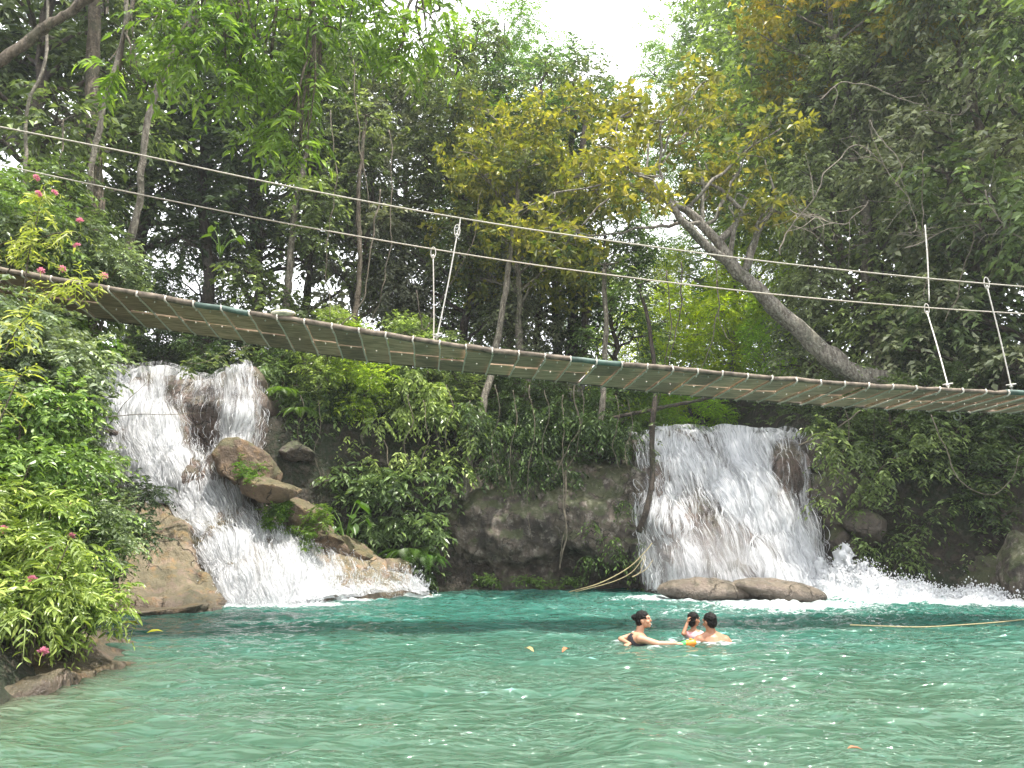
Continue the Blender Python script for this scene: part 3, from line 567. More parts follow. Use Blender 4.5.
def foliage(name, clumps, mat, leaf=.2, ratio=.42, per=9, twig=.7, droop=.22, rg=None, big=False, flat=.7, whorl=False, twigs=True):
    """clumps: (centre, radius(3 or 1), n_twigs). Twigs grow out of each clump, leaves alternate along each twig."""
    A = []; Dr = []; Tl = []; CL = []
    for ci, (c, r, n) in enumerate(clumps):
        n = int(n)
        if n < 1: continue
        r = np.broadcast_to(np.asarray(r, float), (3,)); d = unit(rg.normal(size=(n, 3))); rad = rg.uniform(.15, 1, n) ** .6
        p = np.asarray(c) + d * r * rad[:, None] * (.8 + .5 * noise3(d * 1.7 + ci * 3.3)[:, None])
        A.append(p); Dr.append(unit(d * np.array([1, 1, .6]) + rg.normal(0, .35, (n, 3)) + np.array([0, 0, -.25 * droop]))); Tl.append(twig * rg.uniform(.6, 1.2, n)); CL.append(np.full(n, rg.uniform(-.18, .18)))
    A = np.concatenate(A); Dr = np.concatenate(Dr); Tl = np.concatenate(Tl); CL = np.concatenate(CL); n = len(A)
    t = (np.arange(per) + .6) / per; t = np.broadcast_to(t, (n, per)) if not whorl else np.broadcast_to(np.where(np.arange(per) < per * .3, .55, 1.), (n, per))
    Q = A[:, None] + Dr[:, None] * (Tl[:, None] * t)[..., None] + np.array([0, 0, -1.]) * (droop * Tl[:, None] * t ** 2)[..., None]
    tang = unit(Dr[:, None] + np.array([0, 0, -1.]) * (2 * droop * t)[..., None]); up = np.array([0, 0, 1.]); sd = unit(np.cross(tang, up) + rg.normal(0, .08, (n, per, 3)))
    if whorl:
        ph = np.arange(per) * 2.4 + rg.uniform(0, 6, (n, 1)); u2 = unit(np.cross(sd, tang)); ld = tang * .35 + sd * np.cos(ph)[..., None] + u2 * np.sin(ph)[..., None] * .6
    else:
        sg = np.where(np.arange(per) % 2 == 0, 1., -1.); ld = tang * .75 + sd * sg[None, :, None]
    ld = ld + rg.normal(0, .18, ld.shape) + np.array([0, 0, -.04 - .35 * droop]); nn = up * flat + rg.normal(0, .42, ld.shape)
    m = n * per; Lq = leaf * rg.uniform(.45, 1.35, m)
    V, Fs, k = leaves(Q.reshape(-1, 3), ld.reshape(-1, 3), nn.reshape(-1, 3), Lq, Lq * ratio, big=big)
    rv = np.repeat(np.clip(rg.normal(.42, .26, m) + np.repeat(CL, per), 0, 1), k)
    mb = MB(); mb.add(V, Fs, rv)
    if twigs:                                            # thin stalks as slim triangular ribbons
        E = A + Dr * Tl[:, None] + np.array([0, 0, -1.]) * (droop * Tl)[:, None]; M = A + Dr * Tl[:, None] * .5 + np.array([0, 0, -1.]) * (droop * Tl * .25)[:, None]; s = np.array([.006, .004, 0]); A0 = A - Dr * Tl[:, None] * .25
        V = np.stack([A0 - s, A0 + s, M - s * .7, M + s * .7, E], 1).reshape(-1, 3); f = np.array([[0, 1, 3], [0, 3, 2], [2, 3, 4]])
        mb.add(V, (f[None] + (np.arange(n) * 5)[:, None, None]).reshape(-1, 3), .12)
    return mb.mesh(name, mat)
def limbs(mb, trunk, rads, clumps, rg, frac=.6, r0=.28, zpull=.8):
    """a branch from the trunk to each clump centre, forking once"""
    for c, r, n in clumps:
        c = np.asarray(c, float); d = np.linalg.norm(trunk - c, axis=1) + np.abs(trunk[:, 2] - (c[2] - .8 - .25 * np.hypot(*(trunk[0, :2] - c[:2])))) * zpull; i = int(np.argmin(d)); a = trunk[i]; rr = min(rads[i] * .55, r0)
        mid = (a + c) / 2 + rg.normal(0, .12, 3) * np.linalg.norm(c - a) * .6 + np.array([0, 0, .1 * np.linalg.norm(c - a)]); q = cr(np.array([a, mid, c]), 8); q[1:-1] += rg.normal(0, .03, (6, 3)) * np.linalg.norm(c - a) ** .5
        mb.tube(q, np.linspace(rr, .025, 8), 5, .5)
        rr2 = np.broadcast_to(np.asarray(r, float), (3,))
        for k in range(4):
            e = c + unit(rg.normal(size=3)) * rr2 * .85; s = q[rg.integers(4, 8)]; mb.tube(cr(np.array([s, (s + e) / 2 + rg.normal(0, .1, 3), e]), 5), np.linspace(.028, .008, 5), 4, .5, cap=False)
def make_tree(name, h, clumps, seed, mat, bark, trunkpts=None, r0=.28, wob=.35, **fk):
    rg = np.random.default_rng(seed); tp = trunkpts or [(0, 0, -.6), (rg.normal(0, .15), rg.normal(0, .15), h * .3), (rg.normal(0, .3), rg.normal(0, .3), h * .6), (rg.normal(0, .4), rg.normal(0, .4), h * .93)]
    T = path(tp, 30, wob, rg); T[0] = tp[0]; rad = np.linspace(r0, r0 * .22, 30) * (1 + .12 * rg.normal(size=30)); rad[:3] *= [1.5, 1.25, 1.1]
    mb = MB(); mb.tube(T, rad, 10, .5, rough=.06); limbs(mb, T, rad, clumps, rg)
    return mb.mesh('trunk', bark, True), foliage('crown', clumps, mat, rg=rg, **fk)
def rnd_clumps(n, zlo, zhi, rad, cr_, ntw, seed, taper=.5, flat=.62):
    rg = np.random.default_rng(seed); o = []
    for k in range(n):
        z = zlo + (zhi - zlo) * (k + rg.uniform(0, 1)) / n; f = (z - zlo) / (zhi - zlo); rr = rad * (1 - taper * abs(f - .45) * 1.6); a = k * 2.4 + rg.normal(0, .4); q = rr * rg.uniform(.25, 1) ** .6
        s = cr_ * rg.uniform(.65, 1.3); o.append((np.array([math.cos(a) * q, math.sin(a) * q, z]), np.array([s, s, s * flat]), ntw * s * s / cr_ ** 2))
    return o
PROTO = {}
PROTO['broad'] = [make_tree('t', 17, rnd_clumps(38, 4, 17, 4.7, 1.2, 60, 1), 1, LEAF, BARK, leaf=.25, per=9, twig=.8),
                  make_tree('t', 18, rnd_clumps(36, 6, 18, 4.9, 1.25, 60, 2), 2, LEAF, BARKP, leaf=.29, per=8, twig=.85, ratio=.5)]
PROTO['vine'] = [make_tree('t', 15, rnd_clumps(38, .5, 15, 2.8, .95, 60, 3, .3, .8), 3, LEAF, BARKD, r0=.2, leaf=.22, per=9, twig=.8, droop=.4, ratio=.5),
                 make_tree('t', 13, rnd_clumps(32, .5, 13, 2.6, .9, 60, 4, .3, .8), 4, LEAFG, BARK, r0=.18, leaf=.2, per=9, twig=.8, droop=.45, ratio=.55)]
PROTO['fine'] = [make_tree('t', 15, rnd_clumps(40, 2, 15, 4.2, 1.3, 110, 5), 5, LEAFB, BARKP, r0=.2, leaf=.13, per=14, twig=.7, ratio=.35)]
PROTO['small'] = [make_tree('t', 6, rnd_clumps(14, 1.2, 6, 1.9, .85, 80, 6), 6, LEAF, BARK, r0=.09, leaf=.2, per=8, twig=.55, ratio=.42),
                  make_tree('t', 5.5, rnd_clumps(12, .8, 5.5, 1.8, .8, 75, 7), 7, LEAFB, BARKP, r0=.07, leaf=.19, per=8, twig=.55, ratio=.4)]
PROTO['yellow'] = [make_tree('t', 12, rnd_clumps(26, 5, 12, 3.5, .95, 62, 8), 8, LEAFY, BARKP, r0=.16, leaf=.26, per=7, twig=.6, ratio=.52, whorl=True),
                   make_tree('t', 19, rnd_clumps(26, 11, 19, 4.2, 1.0, 62, 18), 18, LEAFY, BARKP, r0=.2, leaf=.26, per=7, twig=.6, ratio=.5, whorl=True)]
used = {}
def place(kind, var, x, y, label, sc=1., rz=0., tint=(1, 1, 1), name='tree', group=None, sz=None, dz=0.):
    tm, cm = PROTO[kind][var]; z = Hz(x, y) + dz
    r = thing(name, label, 'tree' if name == 'tree' else 'shrub', (x, y, z), rz, group); r.scale = (sc, sc, sz or sc)
    t = obj('trunk', tm, r); c = obj('crown', cm, r); c.color = tuple(tint) + (1,)
    return r
def X_at(px, D): return P(px, 400, D)[0]
G_ = 'jungle trees behind the waterfalls'
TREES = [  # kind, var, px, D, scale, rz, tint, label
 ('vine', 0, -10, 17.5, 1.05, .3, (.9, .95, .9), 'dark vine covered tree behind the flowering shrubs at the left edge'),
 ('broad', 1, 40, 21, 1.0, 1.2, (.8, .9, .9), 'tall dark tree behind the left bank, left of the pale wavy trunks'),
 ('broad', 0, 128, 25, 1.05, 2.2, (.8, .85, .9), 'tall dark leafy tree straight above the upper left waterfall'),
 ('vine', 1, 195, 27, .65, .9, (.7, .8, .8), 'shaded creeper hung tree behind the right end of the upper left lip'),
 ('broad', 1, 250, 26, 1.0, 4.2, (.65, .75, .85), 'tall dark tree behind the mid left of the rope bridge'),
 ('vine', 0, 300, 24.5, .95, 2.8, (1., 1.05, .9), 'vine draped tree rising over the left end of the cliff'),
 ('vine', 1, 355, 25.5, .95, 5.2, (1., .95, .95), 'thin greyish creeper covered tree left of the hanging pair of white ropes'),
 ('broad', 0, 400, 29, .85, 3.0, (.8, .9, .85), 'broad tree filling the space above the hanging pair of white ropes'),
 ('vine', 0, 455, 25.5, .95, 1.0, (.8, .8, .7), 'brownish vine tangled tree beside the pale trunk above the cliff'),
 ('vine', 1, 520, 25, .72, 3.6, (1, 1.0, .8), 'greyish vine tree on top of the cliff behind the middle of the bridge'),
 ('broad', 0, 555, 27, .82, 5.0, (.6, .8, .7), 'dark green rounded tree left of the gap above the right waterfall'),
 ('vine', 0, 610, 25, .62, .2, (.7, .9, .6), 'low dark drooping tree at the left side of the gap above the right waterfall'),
 ('fine', 0, 670, 37, .5, .2, (2.8, 2., .9), 'bright yellow green feathery tree far behind the right waterfall'),  # tint paints backlit glow into the leaf colour
 ('fine', 0, 760, 31, .48, 2.2, (2.3, 1.8, .8), 'bright green bushy tree behind the leaning trunk'),  # raised tint, backlit glow put into the leaves
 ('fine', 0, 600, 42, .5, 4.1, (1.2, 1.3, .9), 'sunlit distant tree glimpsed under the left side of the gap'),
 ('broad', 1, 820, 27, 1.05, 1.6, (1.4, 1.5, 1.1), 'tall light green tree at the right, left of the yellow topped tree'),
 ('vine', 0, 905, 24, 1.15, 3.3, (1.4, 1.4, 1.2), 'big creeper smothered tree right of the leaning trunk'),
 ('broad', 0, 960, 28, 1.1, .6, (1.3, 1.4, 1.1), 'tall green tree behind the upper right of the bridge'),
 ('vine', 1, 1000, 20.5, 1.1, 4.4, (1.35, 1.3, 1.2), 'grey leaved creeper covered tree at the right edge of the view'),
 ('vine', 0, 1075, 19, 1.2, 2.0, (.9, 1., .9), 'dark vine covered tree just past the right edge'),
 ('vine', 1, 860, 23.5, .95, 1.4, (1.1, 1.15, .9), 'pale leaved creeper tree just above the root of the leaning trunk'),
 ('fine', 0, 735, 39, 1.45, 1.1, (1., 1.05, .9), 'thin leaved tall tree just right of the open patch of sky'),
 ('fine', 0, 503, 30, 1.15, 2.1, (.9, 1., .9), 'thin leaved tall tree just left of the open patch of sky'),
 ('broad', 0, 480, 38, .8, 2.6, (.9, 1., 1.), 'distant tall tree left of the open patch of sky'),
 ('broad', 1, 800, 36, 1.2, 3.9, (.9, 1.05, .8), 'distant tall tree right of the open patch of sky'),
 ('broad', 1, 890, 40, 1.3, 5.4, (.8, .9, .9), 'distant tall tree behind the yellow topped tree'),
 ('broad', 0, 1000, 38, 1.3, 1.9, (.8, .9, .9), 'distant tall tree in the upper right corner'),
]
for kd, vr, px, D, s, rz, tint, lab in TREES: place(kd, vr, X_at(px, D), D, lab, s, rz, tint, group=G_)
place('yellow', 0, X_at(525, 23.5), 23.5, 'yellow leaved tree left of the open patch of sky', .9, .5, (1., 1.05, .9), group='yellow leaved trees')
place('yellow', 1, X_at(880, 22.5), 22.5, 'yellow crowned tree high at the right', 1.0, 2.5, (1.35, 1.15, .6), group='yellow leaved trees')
SMALL = [  # raised tints of the gap bushes paint backlit glow into their leaves
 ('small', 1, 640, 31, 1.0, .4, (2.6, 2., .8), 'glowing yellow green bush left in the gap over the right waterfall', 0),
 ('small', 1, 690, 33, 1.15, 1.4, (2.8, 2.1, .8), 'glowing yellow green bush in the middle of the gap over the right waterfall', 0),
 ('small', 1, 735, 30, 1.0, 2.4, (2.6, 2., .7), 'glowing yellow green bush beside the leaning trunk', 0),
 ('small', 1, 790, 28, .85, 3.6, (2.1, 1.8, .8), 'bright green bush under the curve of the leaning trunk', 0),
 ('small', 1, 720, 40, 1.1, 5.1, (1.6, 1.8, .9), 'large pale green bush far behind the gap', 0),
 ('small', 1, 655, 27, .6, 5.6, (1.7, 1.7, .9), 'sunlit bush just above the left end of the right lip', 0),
 ('small', 0, 330, 21.0, .6, 1.0, (2., 2., 1.4), 'sunlit leafy bush on the cliff edge right of the upper left waterfall', -.6),  # high tint puts sunlight into this bush's leaf colour
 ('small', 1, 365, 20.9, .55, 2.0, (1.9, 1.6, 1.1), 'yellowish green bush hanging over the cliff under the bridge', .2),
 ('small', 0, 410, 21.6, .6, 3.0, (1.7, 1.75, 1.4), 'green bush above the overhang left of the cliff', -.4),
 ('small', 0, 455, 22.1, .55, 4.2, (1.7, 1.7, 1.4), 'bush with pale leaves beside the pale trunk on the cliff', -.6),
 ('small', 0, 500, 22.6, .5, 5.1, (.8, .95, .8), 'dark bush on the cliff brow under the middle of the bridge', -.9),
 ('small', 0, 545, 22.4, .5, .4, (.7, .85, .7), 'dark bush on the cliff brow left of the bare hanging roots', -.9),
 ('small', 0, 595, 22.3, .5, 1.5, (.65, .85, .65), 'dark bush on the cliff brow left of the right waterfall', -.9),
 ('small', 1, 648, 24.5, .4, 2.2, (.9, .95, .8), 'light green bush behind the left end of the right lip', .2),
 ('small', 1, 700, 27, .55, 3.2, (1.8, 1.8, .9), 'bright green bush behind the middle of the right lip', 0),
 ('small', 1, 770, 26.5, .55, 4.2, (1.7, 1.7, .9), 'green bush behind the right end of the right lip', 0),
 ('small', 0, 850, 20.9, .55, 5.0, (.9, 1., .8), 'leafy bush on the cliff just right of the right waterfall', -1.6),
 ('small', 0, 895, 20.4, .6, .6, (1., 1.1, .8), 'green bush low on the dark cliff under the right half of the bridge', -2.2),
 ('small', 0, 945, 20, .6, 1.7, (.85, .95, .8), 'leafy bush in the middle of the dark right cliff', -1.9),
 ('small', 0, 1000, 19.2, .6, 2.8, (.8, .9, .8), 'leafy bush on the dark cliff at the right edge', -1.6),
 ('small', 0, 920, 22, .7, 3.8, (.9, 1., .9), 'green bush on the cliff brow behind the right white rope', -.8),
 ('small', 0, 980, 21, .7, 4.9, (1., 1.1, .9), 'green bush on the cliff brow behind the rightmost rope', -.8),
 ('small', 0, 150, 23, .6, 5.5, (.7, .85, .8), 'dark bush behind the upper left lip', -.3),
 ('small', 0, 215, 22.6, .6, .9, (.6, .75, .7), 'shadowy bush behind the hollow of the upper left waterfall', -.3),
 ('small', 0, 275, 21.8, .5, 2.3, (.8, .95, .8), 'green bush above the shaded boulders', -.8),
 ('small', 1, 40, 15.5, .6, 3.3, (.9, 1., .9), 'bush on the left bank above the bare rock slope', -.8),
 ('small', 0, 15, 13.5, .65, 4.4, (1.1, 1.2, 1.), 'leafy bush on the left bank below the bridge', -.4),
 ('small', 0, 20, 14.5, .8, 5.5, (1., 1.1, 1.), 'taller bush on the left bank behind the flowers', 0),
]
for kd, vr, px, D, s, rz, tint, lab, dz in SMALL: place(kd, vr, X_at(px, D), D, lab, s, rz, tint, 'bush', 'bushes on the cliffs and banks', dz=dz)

# the leaning tree on the right
rg = np.random.default_rng(21)
def custom_tree(label, trunkpx, rads, clumpspx, mat, bark, seed, extra=(), name='tree', group=None, wob=.0, sides=12, limb=.14, **fk):
    rg = np.random.default_rng(seed); pts = [P(*q) for q in trunkpx]; base = np.array(pts[0]); T = path([p - base for p in pts], 44, wob, rg)
    rad = cr(np.array(rads, float)[:, None], 44)[:, 0]; mb = MB(); mb.tube(T, rad, sides, .5, rough=.11)
    cl = [(P(q[0], q[1], q[2]) - base, np.array(q[3]) if np.ndim(q[3]) else q[3] * np.array([1, 1, .6]), q[4]) for q in clumpspx]
    for e in extra:
        ep = [P(*q) - base for q in e[0]]; q = path(ep, 16); q[1:-1] += rg.normal(0, .03, (14, 3)); mb.tube(q, np.linspace(e[1], e[2], 16), 7, .5, rough=.05)
    limbs(mb, T, rad, cl, rg, r0=limb, zpull=0. if limb < .05 else .8)
    r = thing(name, label, 'tree' if name == 'tree' else 'shrub', base, 0, group); obj('trunk', mb.mesh('trunk', bark, True), r)
    if cl: obj('crown', foliage('crown', cl, mat, rg=rg, **fk), r)
    return r
BARKL = bark_mat('bark_lichen', (.12, .10, .08), (.32, .29, .24), (.05, .07, .03), .35)
cl = [(x + rg.normal(0, 8), y + rg.normal(0, 8), 19.5 + rg.normal(0, 1.2), s, n * 1.05) for x, y, s, n in
      [(640, 165, 1.0, 55), (600, 150, .9, 50), (670, 130, 1.0, 55), (700, 160, .8, 40), (720, 120, .9, 45), (610, 110, .8, 45), (650, 95, .8, 45), (700, 90, .8, 40), (745, 150, .7, 30), (690, 195, .6, 22), (640, 205, .5, 16),
       (740, 195, .6, 20), (765, 215, .6, 24), (600, 190, .7, 30), (570, 235, .6, 25), (535, 225, .6, 25), (780, 130, .8, 35)]]
custom_tree('big lichen spotted tree leaning left from the right bank over the right waterfall', [(925, 398, 21.3), (880, 384, 20.8), (840, 366, 20.4), (800, 332, 20.2), (765, 297, 20), (735, 268, 19.8), (716, 240, 19.6), (690, 212, 19.4), (655, 195, 19.2), (625, 182, 19)],
            [.40, .38, .29, .22, .20, .18, .14, .11, .08, .05], cl, LEAFY, BARKL, 22, wob=.12,
            extra=[([(735, 268, 19.8), (700, 240, 19.3), (670, 205, 19), (650, 180, 18.9), (620, 165, 18.8)], .15, .03), ([(718, 242, 19.6), (740, 215, 19.8), (720, 190, 19.8), (690, 180, 19.6)], .11, .02), ([(745, 278, 19.9), (755, 240, 20.2), (775, 200, 20.4), (765, 160, 20.4)], .12, .02),
                   ([(700, 222, 19.4), (670, 225, 19.3), (640, 230, 19.2), (600, 235, 19.0), (545, 228, 18.9)], .06, .015)],
            leaf=.235, per=7, twig=.5, ratio=.52, whorl=True)
# overhanging bright leaved tree at the top left, near
cl = [(x, y, D, s, n) for x, y, D, s, n in [(190, 60, 11.5, .5, 26), (160, 20, 11.8, .5, 24), (225, 35, 11.5, .55, 30), (240, 90, 12, .5, 26), (270, 60, 12, .6, 36), (300, 20, 12, .6, 36), (285, 130, 12.3, .4, 20), (340, 30, 12.5, .6, 36), (310, 90, 12.4, .5, 24), (380, 15, 13, .6, 34), (420, 40, 13, .5, 28),
       (350, -20, 12.5, .7, 30), (260, -20, 12, .7, 30), (440, 10, 13.2, .5, 22), (200, 5, 11.5, .6, 26), (395, 60, 13, .4, 16), (300, 150, 12.2, .25, 10), (120, 70, 11.6, .35, 12)]]
custom_tree('bright green branch canopy hanging into the top left of the view', [(-170, 520, 12.5), (-160, 200, 12.5), (-110, -30, 12.3), (20, -95, 12.2), (150, -110, 12.2), (300, -105, 12.5), (420, -80, 13)], [.26, .22, .18, .13, .10, .07, .03], cl, LEAFB, BARK, 23, leaf=.21, per=12, twig=.6, ratio=.27, droop=.6, big=True, limb=.04)
# pale thin trunks
def thin_trunk(label, pts, r0, r1, bark=BARKP, clumps=(), name='tree', mat=LEAF, **k):
    n = len(pts); return custom_tree(label, pts, list(np.linspace(r0, r1, n)), list(clumps), mat, bark, int(abs(pts[0][0]) * 7 + 3), name=name, group='thin bare trunks', sides=8, wob=.06, **k)
tw = dict(leaf=.18, per=8, twig=.5)
thin_trunk('pale wavy thin trunk at the left rising behind the pink flowers', [(72, 300, 15.5), (88, 210, 15.5), (92, 165, 15.4), (104, 110, 15.4), (110, 80, 15.3), (124, 35, 15.3), (128, -30, 15.3)], .07, .05, clumps=[(120, -30, 15.3, .9, 30)], **tw)
thin_trunk('pale straight slender trunk right of the wavy one, above the bridge', [(118, 290, 15.8), (137, 210, 15.8), (142, 160, 15.8), (150, 110, 15.8), (168, 62, 15.7), (195, 10, 15.6), (215, -40, 15.6)], .085, .06, clumps=[(210, -40, 15.6, .9, 30)], **tw)
thin_trunk('thick dark trunk half hidden between the two pale trunks', [(95, 290, 17), (96, 200, 17), (92, 110, 17), (96, -20, 17)], .2, .15, BARK, clumps=[(96, -40, 17, 1.2, 40)], **tw)
thin_trunk('leaning mossy trunk crossing the top left corner', [(-60, 110, 13), (0, 62, 13.2), (45, 28, 13.4), (100, -10, 13.6), (150, -50, 13.8)], .11, .08, BARK, clumps=[(150, -60, 13.8, .9, 30)], **tw)
thin_trunk('thin grey stem at the far left edge', [(18, 300, 14.5), (25, 200, 14.5), (28, 110, 14.5), (45, 60, 14.5), (48, -20, 14.5)], .04, .03, clumps=[(48, -30, 14.5, .7, 20)], **tw)
thin_trunk('pale trunk climbing the cliff under the middle of the bridge', [(462, 500, 21.2), (470, 460, 21.2), (482, 410, 21.3), (496, 350, 21.5), (505, 290, 21.8), (512, 240, 22), (520, 170, 22)], .13, .07, clumps=[(520, 170, 22, .9, 40)], **tw)
thin_trunk('short pale bare trunk hanging below the bridge left of the right waterfall', [(598, 455, 21.3), (600, 420, 21.4), (604, 385, 21.5), (606, 330, 21.6), (604, 270, 21.6)], .10, .07, clumps=[(604, 265, 21.6, .9, 40)], **tw)
thin_trunk('dark curved trunk hanging at the left edge of the right waterfall', [(638, 532, 19.5), (647, 508, 19.4), (653, 470, 19.4), (652, 430, 19.5), (656, 385, 19.7), (650, 330, 20), (640, 290, 20)], .085, .05, BARKD, clumps=[(640, 285, 20, .5, 16)], **tw)
thin_trunk('straight grey trunk at the top right', [(1008, 130, 21), (1003, 80, 21), (998, 30, 21), (996, -40, 21)], .19, .16, BARKP, clumps=[(996, -60, 21, 1.2, 30)], **tw)
thin_trunk('pale mossy trunk behind the bridge right of the upper left waterfall', [(283, 330, 22.5), (290, 270, 22.5), (296, 200, 22.6), (310, 140, 22.6)], .13, .08, clumps=[(310, 140, 22.6, 1, 40)], **tw)
thin_trunk('slim brown trunk behind the bridge left of the hanging pair of white ropes', [(352, 335, 22.5), (360, 270, 22.6), (358, 200, 22.6), (366, 120, 22.7)], .10, .06, BARK, clumps=[(366, 115, 22.7, 1, 40)], **tw)
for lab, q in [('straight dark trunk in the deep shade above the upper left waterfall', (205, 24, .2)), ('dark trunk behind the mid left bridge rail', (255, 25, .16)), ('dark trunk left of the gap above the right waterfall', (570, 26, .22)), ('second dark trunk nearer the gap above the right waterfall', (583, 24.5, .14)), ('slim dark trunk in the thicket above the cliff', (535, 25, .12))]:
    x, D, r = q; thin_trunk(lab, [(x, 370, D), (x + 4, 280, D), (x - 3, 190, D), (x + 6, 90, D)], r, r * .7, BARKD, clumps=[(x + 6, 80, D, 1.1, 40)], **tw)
# fallen log over the right stream
thin_trunk('thin dark fallen branch lying across the stream behind the right waterfall', [(612, 418, 22), (660, 408, 22), (690, 402, 22), (730, 394, 22), (790, 388, 22)], .06, .04, BARKD, name='fallen_branch')

# lianas, roots and dead branches
LI = simple('vine_bark', (.15, .125, .09), .85, .4, 12)
LID = simple('vine_bark_dark', (.07, .055, .04), .85, .4, 12)
def liana(label, pts, r, mat=LI, cat='vine', name='liana', wob=.13, m=40, group='hanging vines and roots', leafy=0):
    rg = np.random.default_rng(int(abs(pts[0][0] * 13 + pts[0][1]))); mb = MB(); base = P(*pts[0]); q = path([P(*p) - base for p in pts], m, wob, rg); mb.tube(q, np.linspace(r, r * .6, m) * .8, 6, .5, rough=.12)
    o = thing(name, label, cat, base, 0, group); obj('stem', mb.mesh('stem', mat, True), o)
    if leafy: obj('leaves', foliage('leaves', [(c, .12, leafy) for c in q[::3]], LEAF, leaf=.15, per=5, twig=.25, rg=rg), o)
    return o
LIANAS = [
 ('looping pale liana in front of the forest above the pair of white ropes', [(380, 190, 20), (372, 240, 20), (360, 300, 20), (340, 330, 20)], .03, 0),
 ('thin liana hanging behind the bridge at the mid left', [(390, 130, 20.5), (392, 200, 20.5), (385, 280, 20.5), (370, 325, 20.5)], .02, 0),
 ('leafy creeper strand left of the pair of white ropes', [(330, 110, 20), (336, 180, 20), (326, 250, 20), (330, 320, 20)], .02, 2),
 ('bent pale liana behind the bridge above the dark bushes', [(415, 290, 20.4), (425, 330, 20.4), (440, 300, 20.6), (470, 250, 20.6), (480, 190, 21)], .02, 0),
 ('straight thin root hanging from the bridge height over the cliff centre', [(563, 395, 20.6), (562, 450, 20.5), (565, 510, 20.3), (560, 560, 20.2)], .02, 0),
 ('thicker crooked root running down the cliff centre', [(566, 470, 20.6), (564, 500, 20.4), (566, 530, 20.2), (560, 570, 20.2)], .045, 0),
 ('left of the twin roots under the bridge left of the right waterfall', [(575, 385, 21), (577, 430, 20.9), (560, 465, 20.8), (553, 480, 20.8)], .03, 0),
 ('right of the twin roots under the bridge left of the right waterfall', [(584, 390, 21), (583, 425, 20.9), (575, 455, 20.8), (560, 478, 20.8)], .018, 0),
 ('dark hanging liana just left of the gap over the right waterfall', [(668, 270, 19), (670, 330, 19), (664, 365, 19), (655, 420, 19.2), (652, 460, 19.3)], .022, 1),
 ('second dark liana in the gap over the right waterfall', [(682, 262, 19), (680, 310, 19), (672, 350, 19), (668, 372, 19)], .025, 1),
 ('thin liana dropping from the leaning tree', [(717, 262, 19.4), (718, 310, 19.4), (708, 350, 19.4), (700, 372, 19.5)], .02, 1),
 ('slender vine beside the leaning trunk with a bend', [(716, 280, 19.2), (722, 330, 19.2), (735, 345, 19.2)], .015, 0),
 ('long pale liana hanging above the right white rope', [(925, 150, 18.5), (922, 200, 18.5), (926, 260, 18.5), (925, 300, 18.5)], .02, 0),
 ('looping liana between the two right white ropes', [(975, 230, 18.4), (962, 280, 18.4), (950, 310, 18.4), (945, 322, 18.5)], .02, 0),
 ('pale liana curving under the bridge at the right', [(930, 415, 18.6), (945, 450, 18.4), (960, 480, 18.3), (990, 495, 18.2), (1012, 480, 18), (1022, 455, 18)], .018, 0),
 ('thin root lying under the bridge right of the right waterfall', [(800, 445, 20.2), (830, 432, 20), (850, 420, 19.8), (862, 410, 19.8)], .03, 0),
 ('pale root arching over the dark cliff under the bridge', [(865, 500, 19.5), (880, 470, 19.2), (905, 455, 19.2), (930, 462, 19.2)], .025, 0),
 ('hanging root at the left end of the cliff', [(385, 440, 20.5), (392, 470, 20.3), (400, 500, 20.2), (404, 520, 20.2)], .018, 0),
 ('two branched root in the shade of the overhang', [(435, 420, 20.8), (440, 460, 20.6), (436, 500, 20.6)], .015, 0),
 ('slim vine hanging from the overhang left of the cliff', [(470, 400, 20.8), (466, 440, 20.6), (472, 470, 20.6)], .015, 1),
 ('drooping liana in the top centre left forest', [(352, 60, 20), (358, 120, 20), (362, 160, 20), (370, 210, 20)], .02, 0),
 ('vertical liana at the left behind the wavy trunk', [(62, 120, 15), (60, 180, 15), (58, 250, 15)], .02, 0),
 ('leafy trailing sprig across the upper left waterfall lip', [(245, 345, 16.5), (228, 352, 16.4), (205, 362, 16.2), (190, 364, 16.1)], .012, 2),
 ('bare twig reaching right in front of the upper left waterfall', [(100, 418, 11), (140, 414, 11), (165, 415, 11), (205, 413, 11)], .008, 0),
 ('bare forked twig slanting in front of the upper left waterfall', [(112, 425, 11), (128, 405, 11), (140, 392, 11), (152, 378, 11)], .008, 0),
]
RX = [(408, 'left of the pair of roots over the middle bushes', 395, 470), (424, 'right of the pair of roots over the middle bushes', 400, 500), (448, 'root just left of the pale trunk on the cliff', 385, 455), (495, 'root just right of the pale trunk on the cliff', 385, 470), (512, 'thin root over the left part of the cliff', 390, 500), (530, 'longer root over the left part of the cliff', 385, 540),
      (545, 'root beside the twin crooked roots', 390, 470), (615, 'root right of the short bare trunk', 395, 470), (628, 'root nearest the right waterfall lip', 400, 475), (845, 'root hanging right of the right waterfall', 410, 480), (872, 'second root on the dark right cliff', 412, 500), (905, 'root in the middle of the dark right cliff', 412, 470), (968, 'root under the bridge near the long loop', 415, 480), (300, 'root in front of the shaded cave by the boulders', 395, 450), (318, 'longer root right of the shaded cave', 400, 480)]
for x_, l_, a_, b_ in RX: LIANAS.append(('hanging ' + l_, [(x_, a_, 20.1), (x_ + 4, (2 * a_ + b_) / 3, 20), (x_ - 3, (a_ + 2 * b_) / 3, 20), (x_ + 2, b_, 20)], .014, 0))
for lab, pts, r, lf in LIANAS: liana(lab, pts, r, LID if 'dark' in lab else LI, leafy=lf)
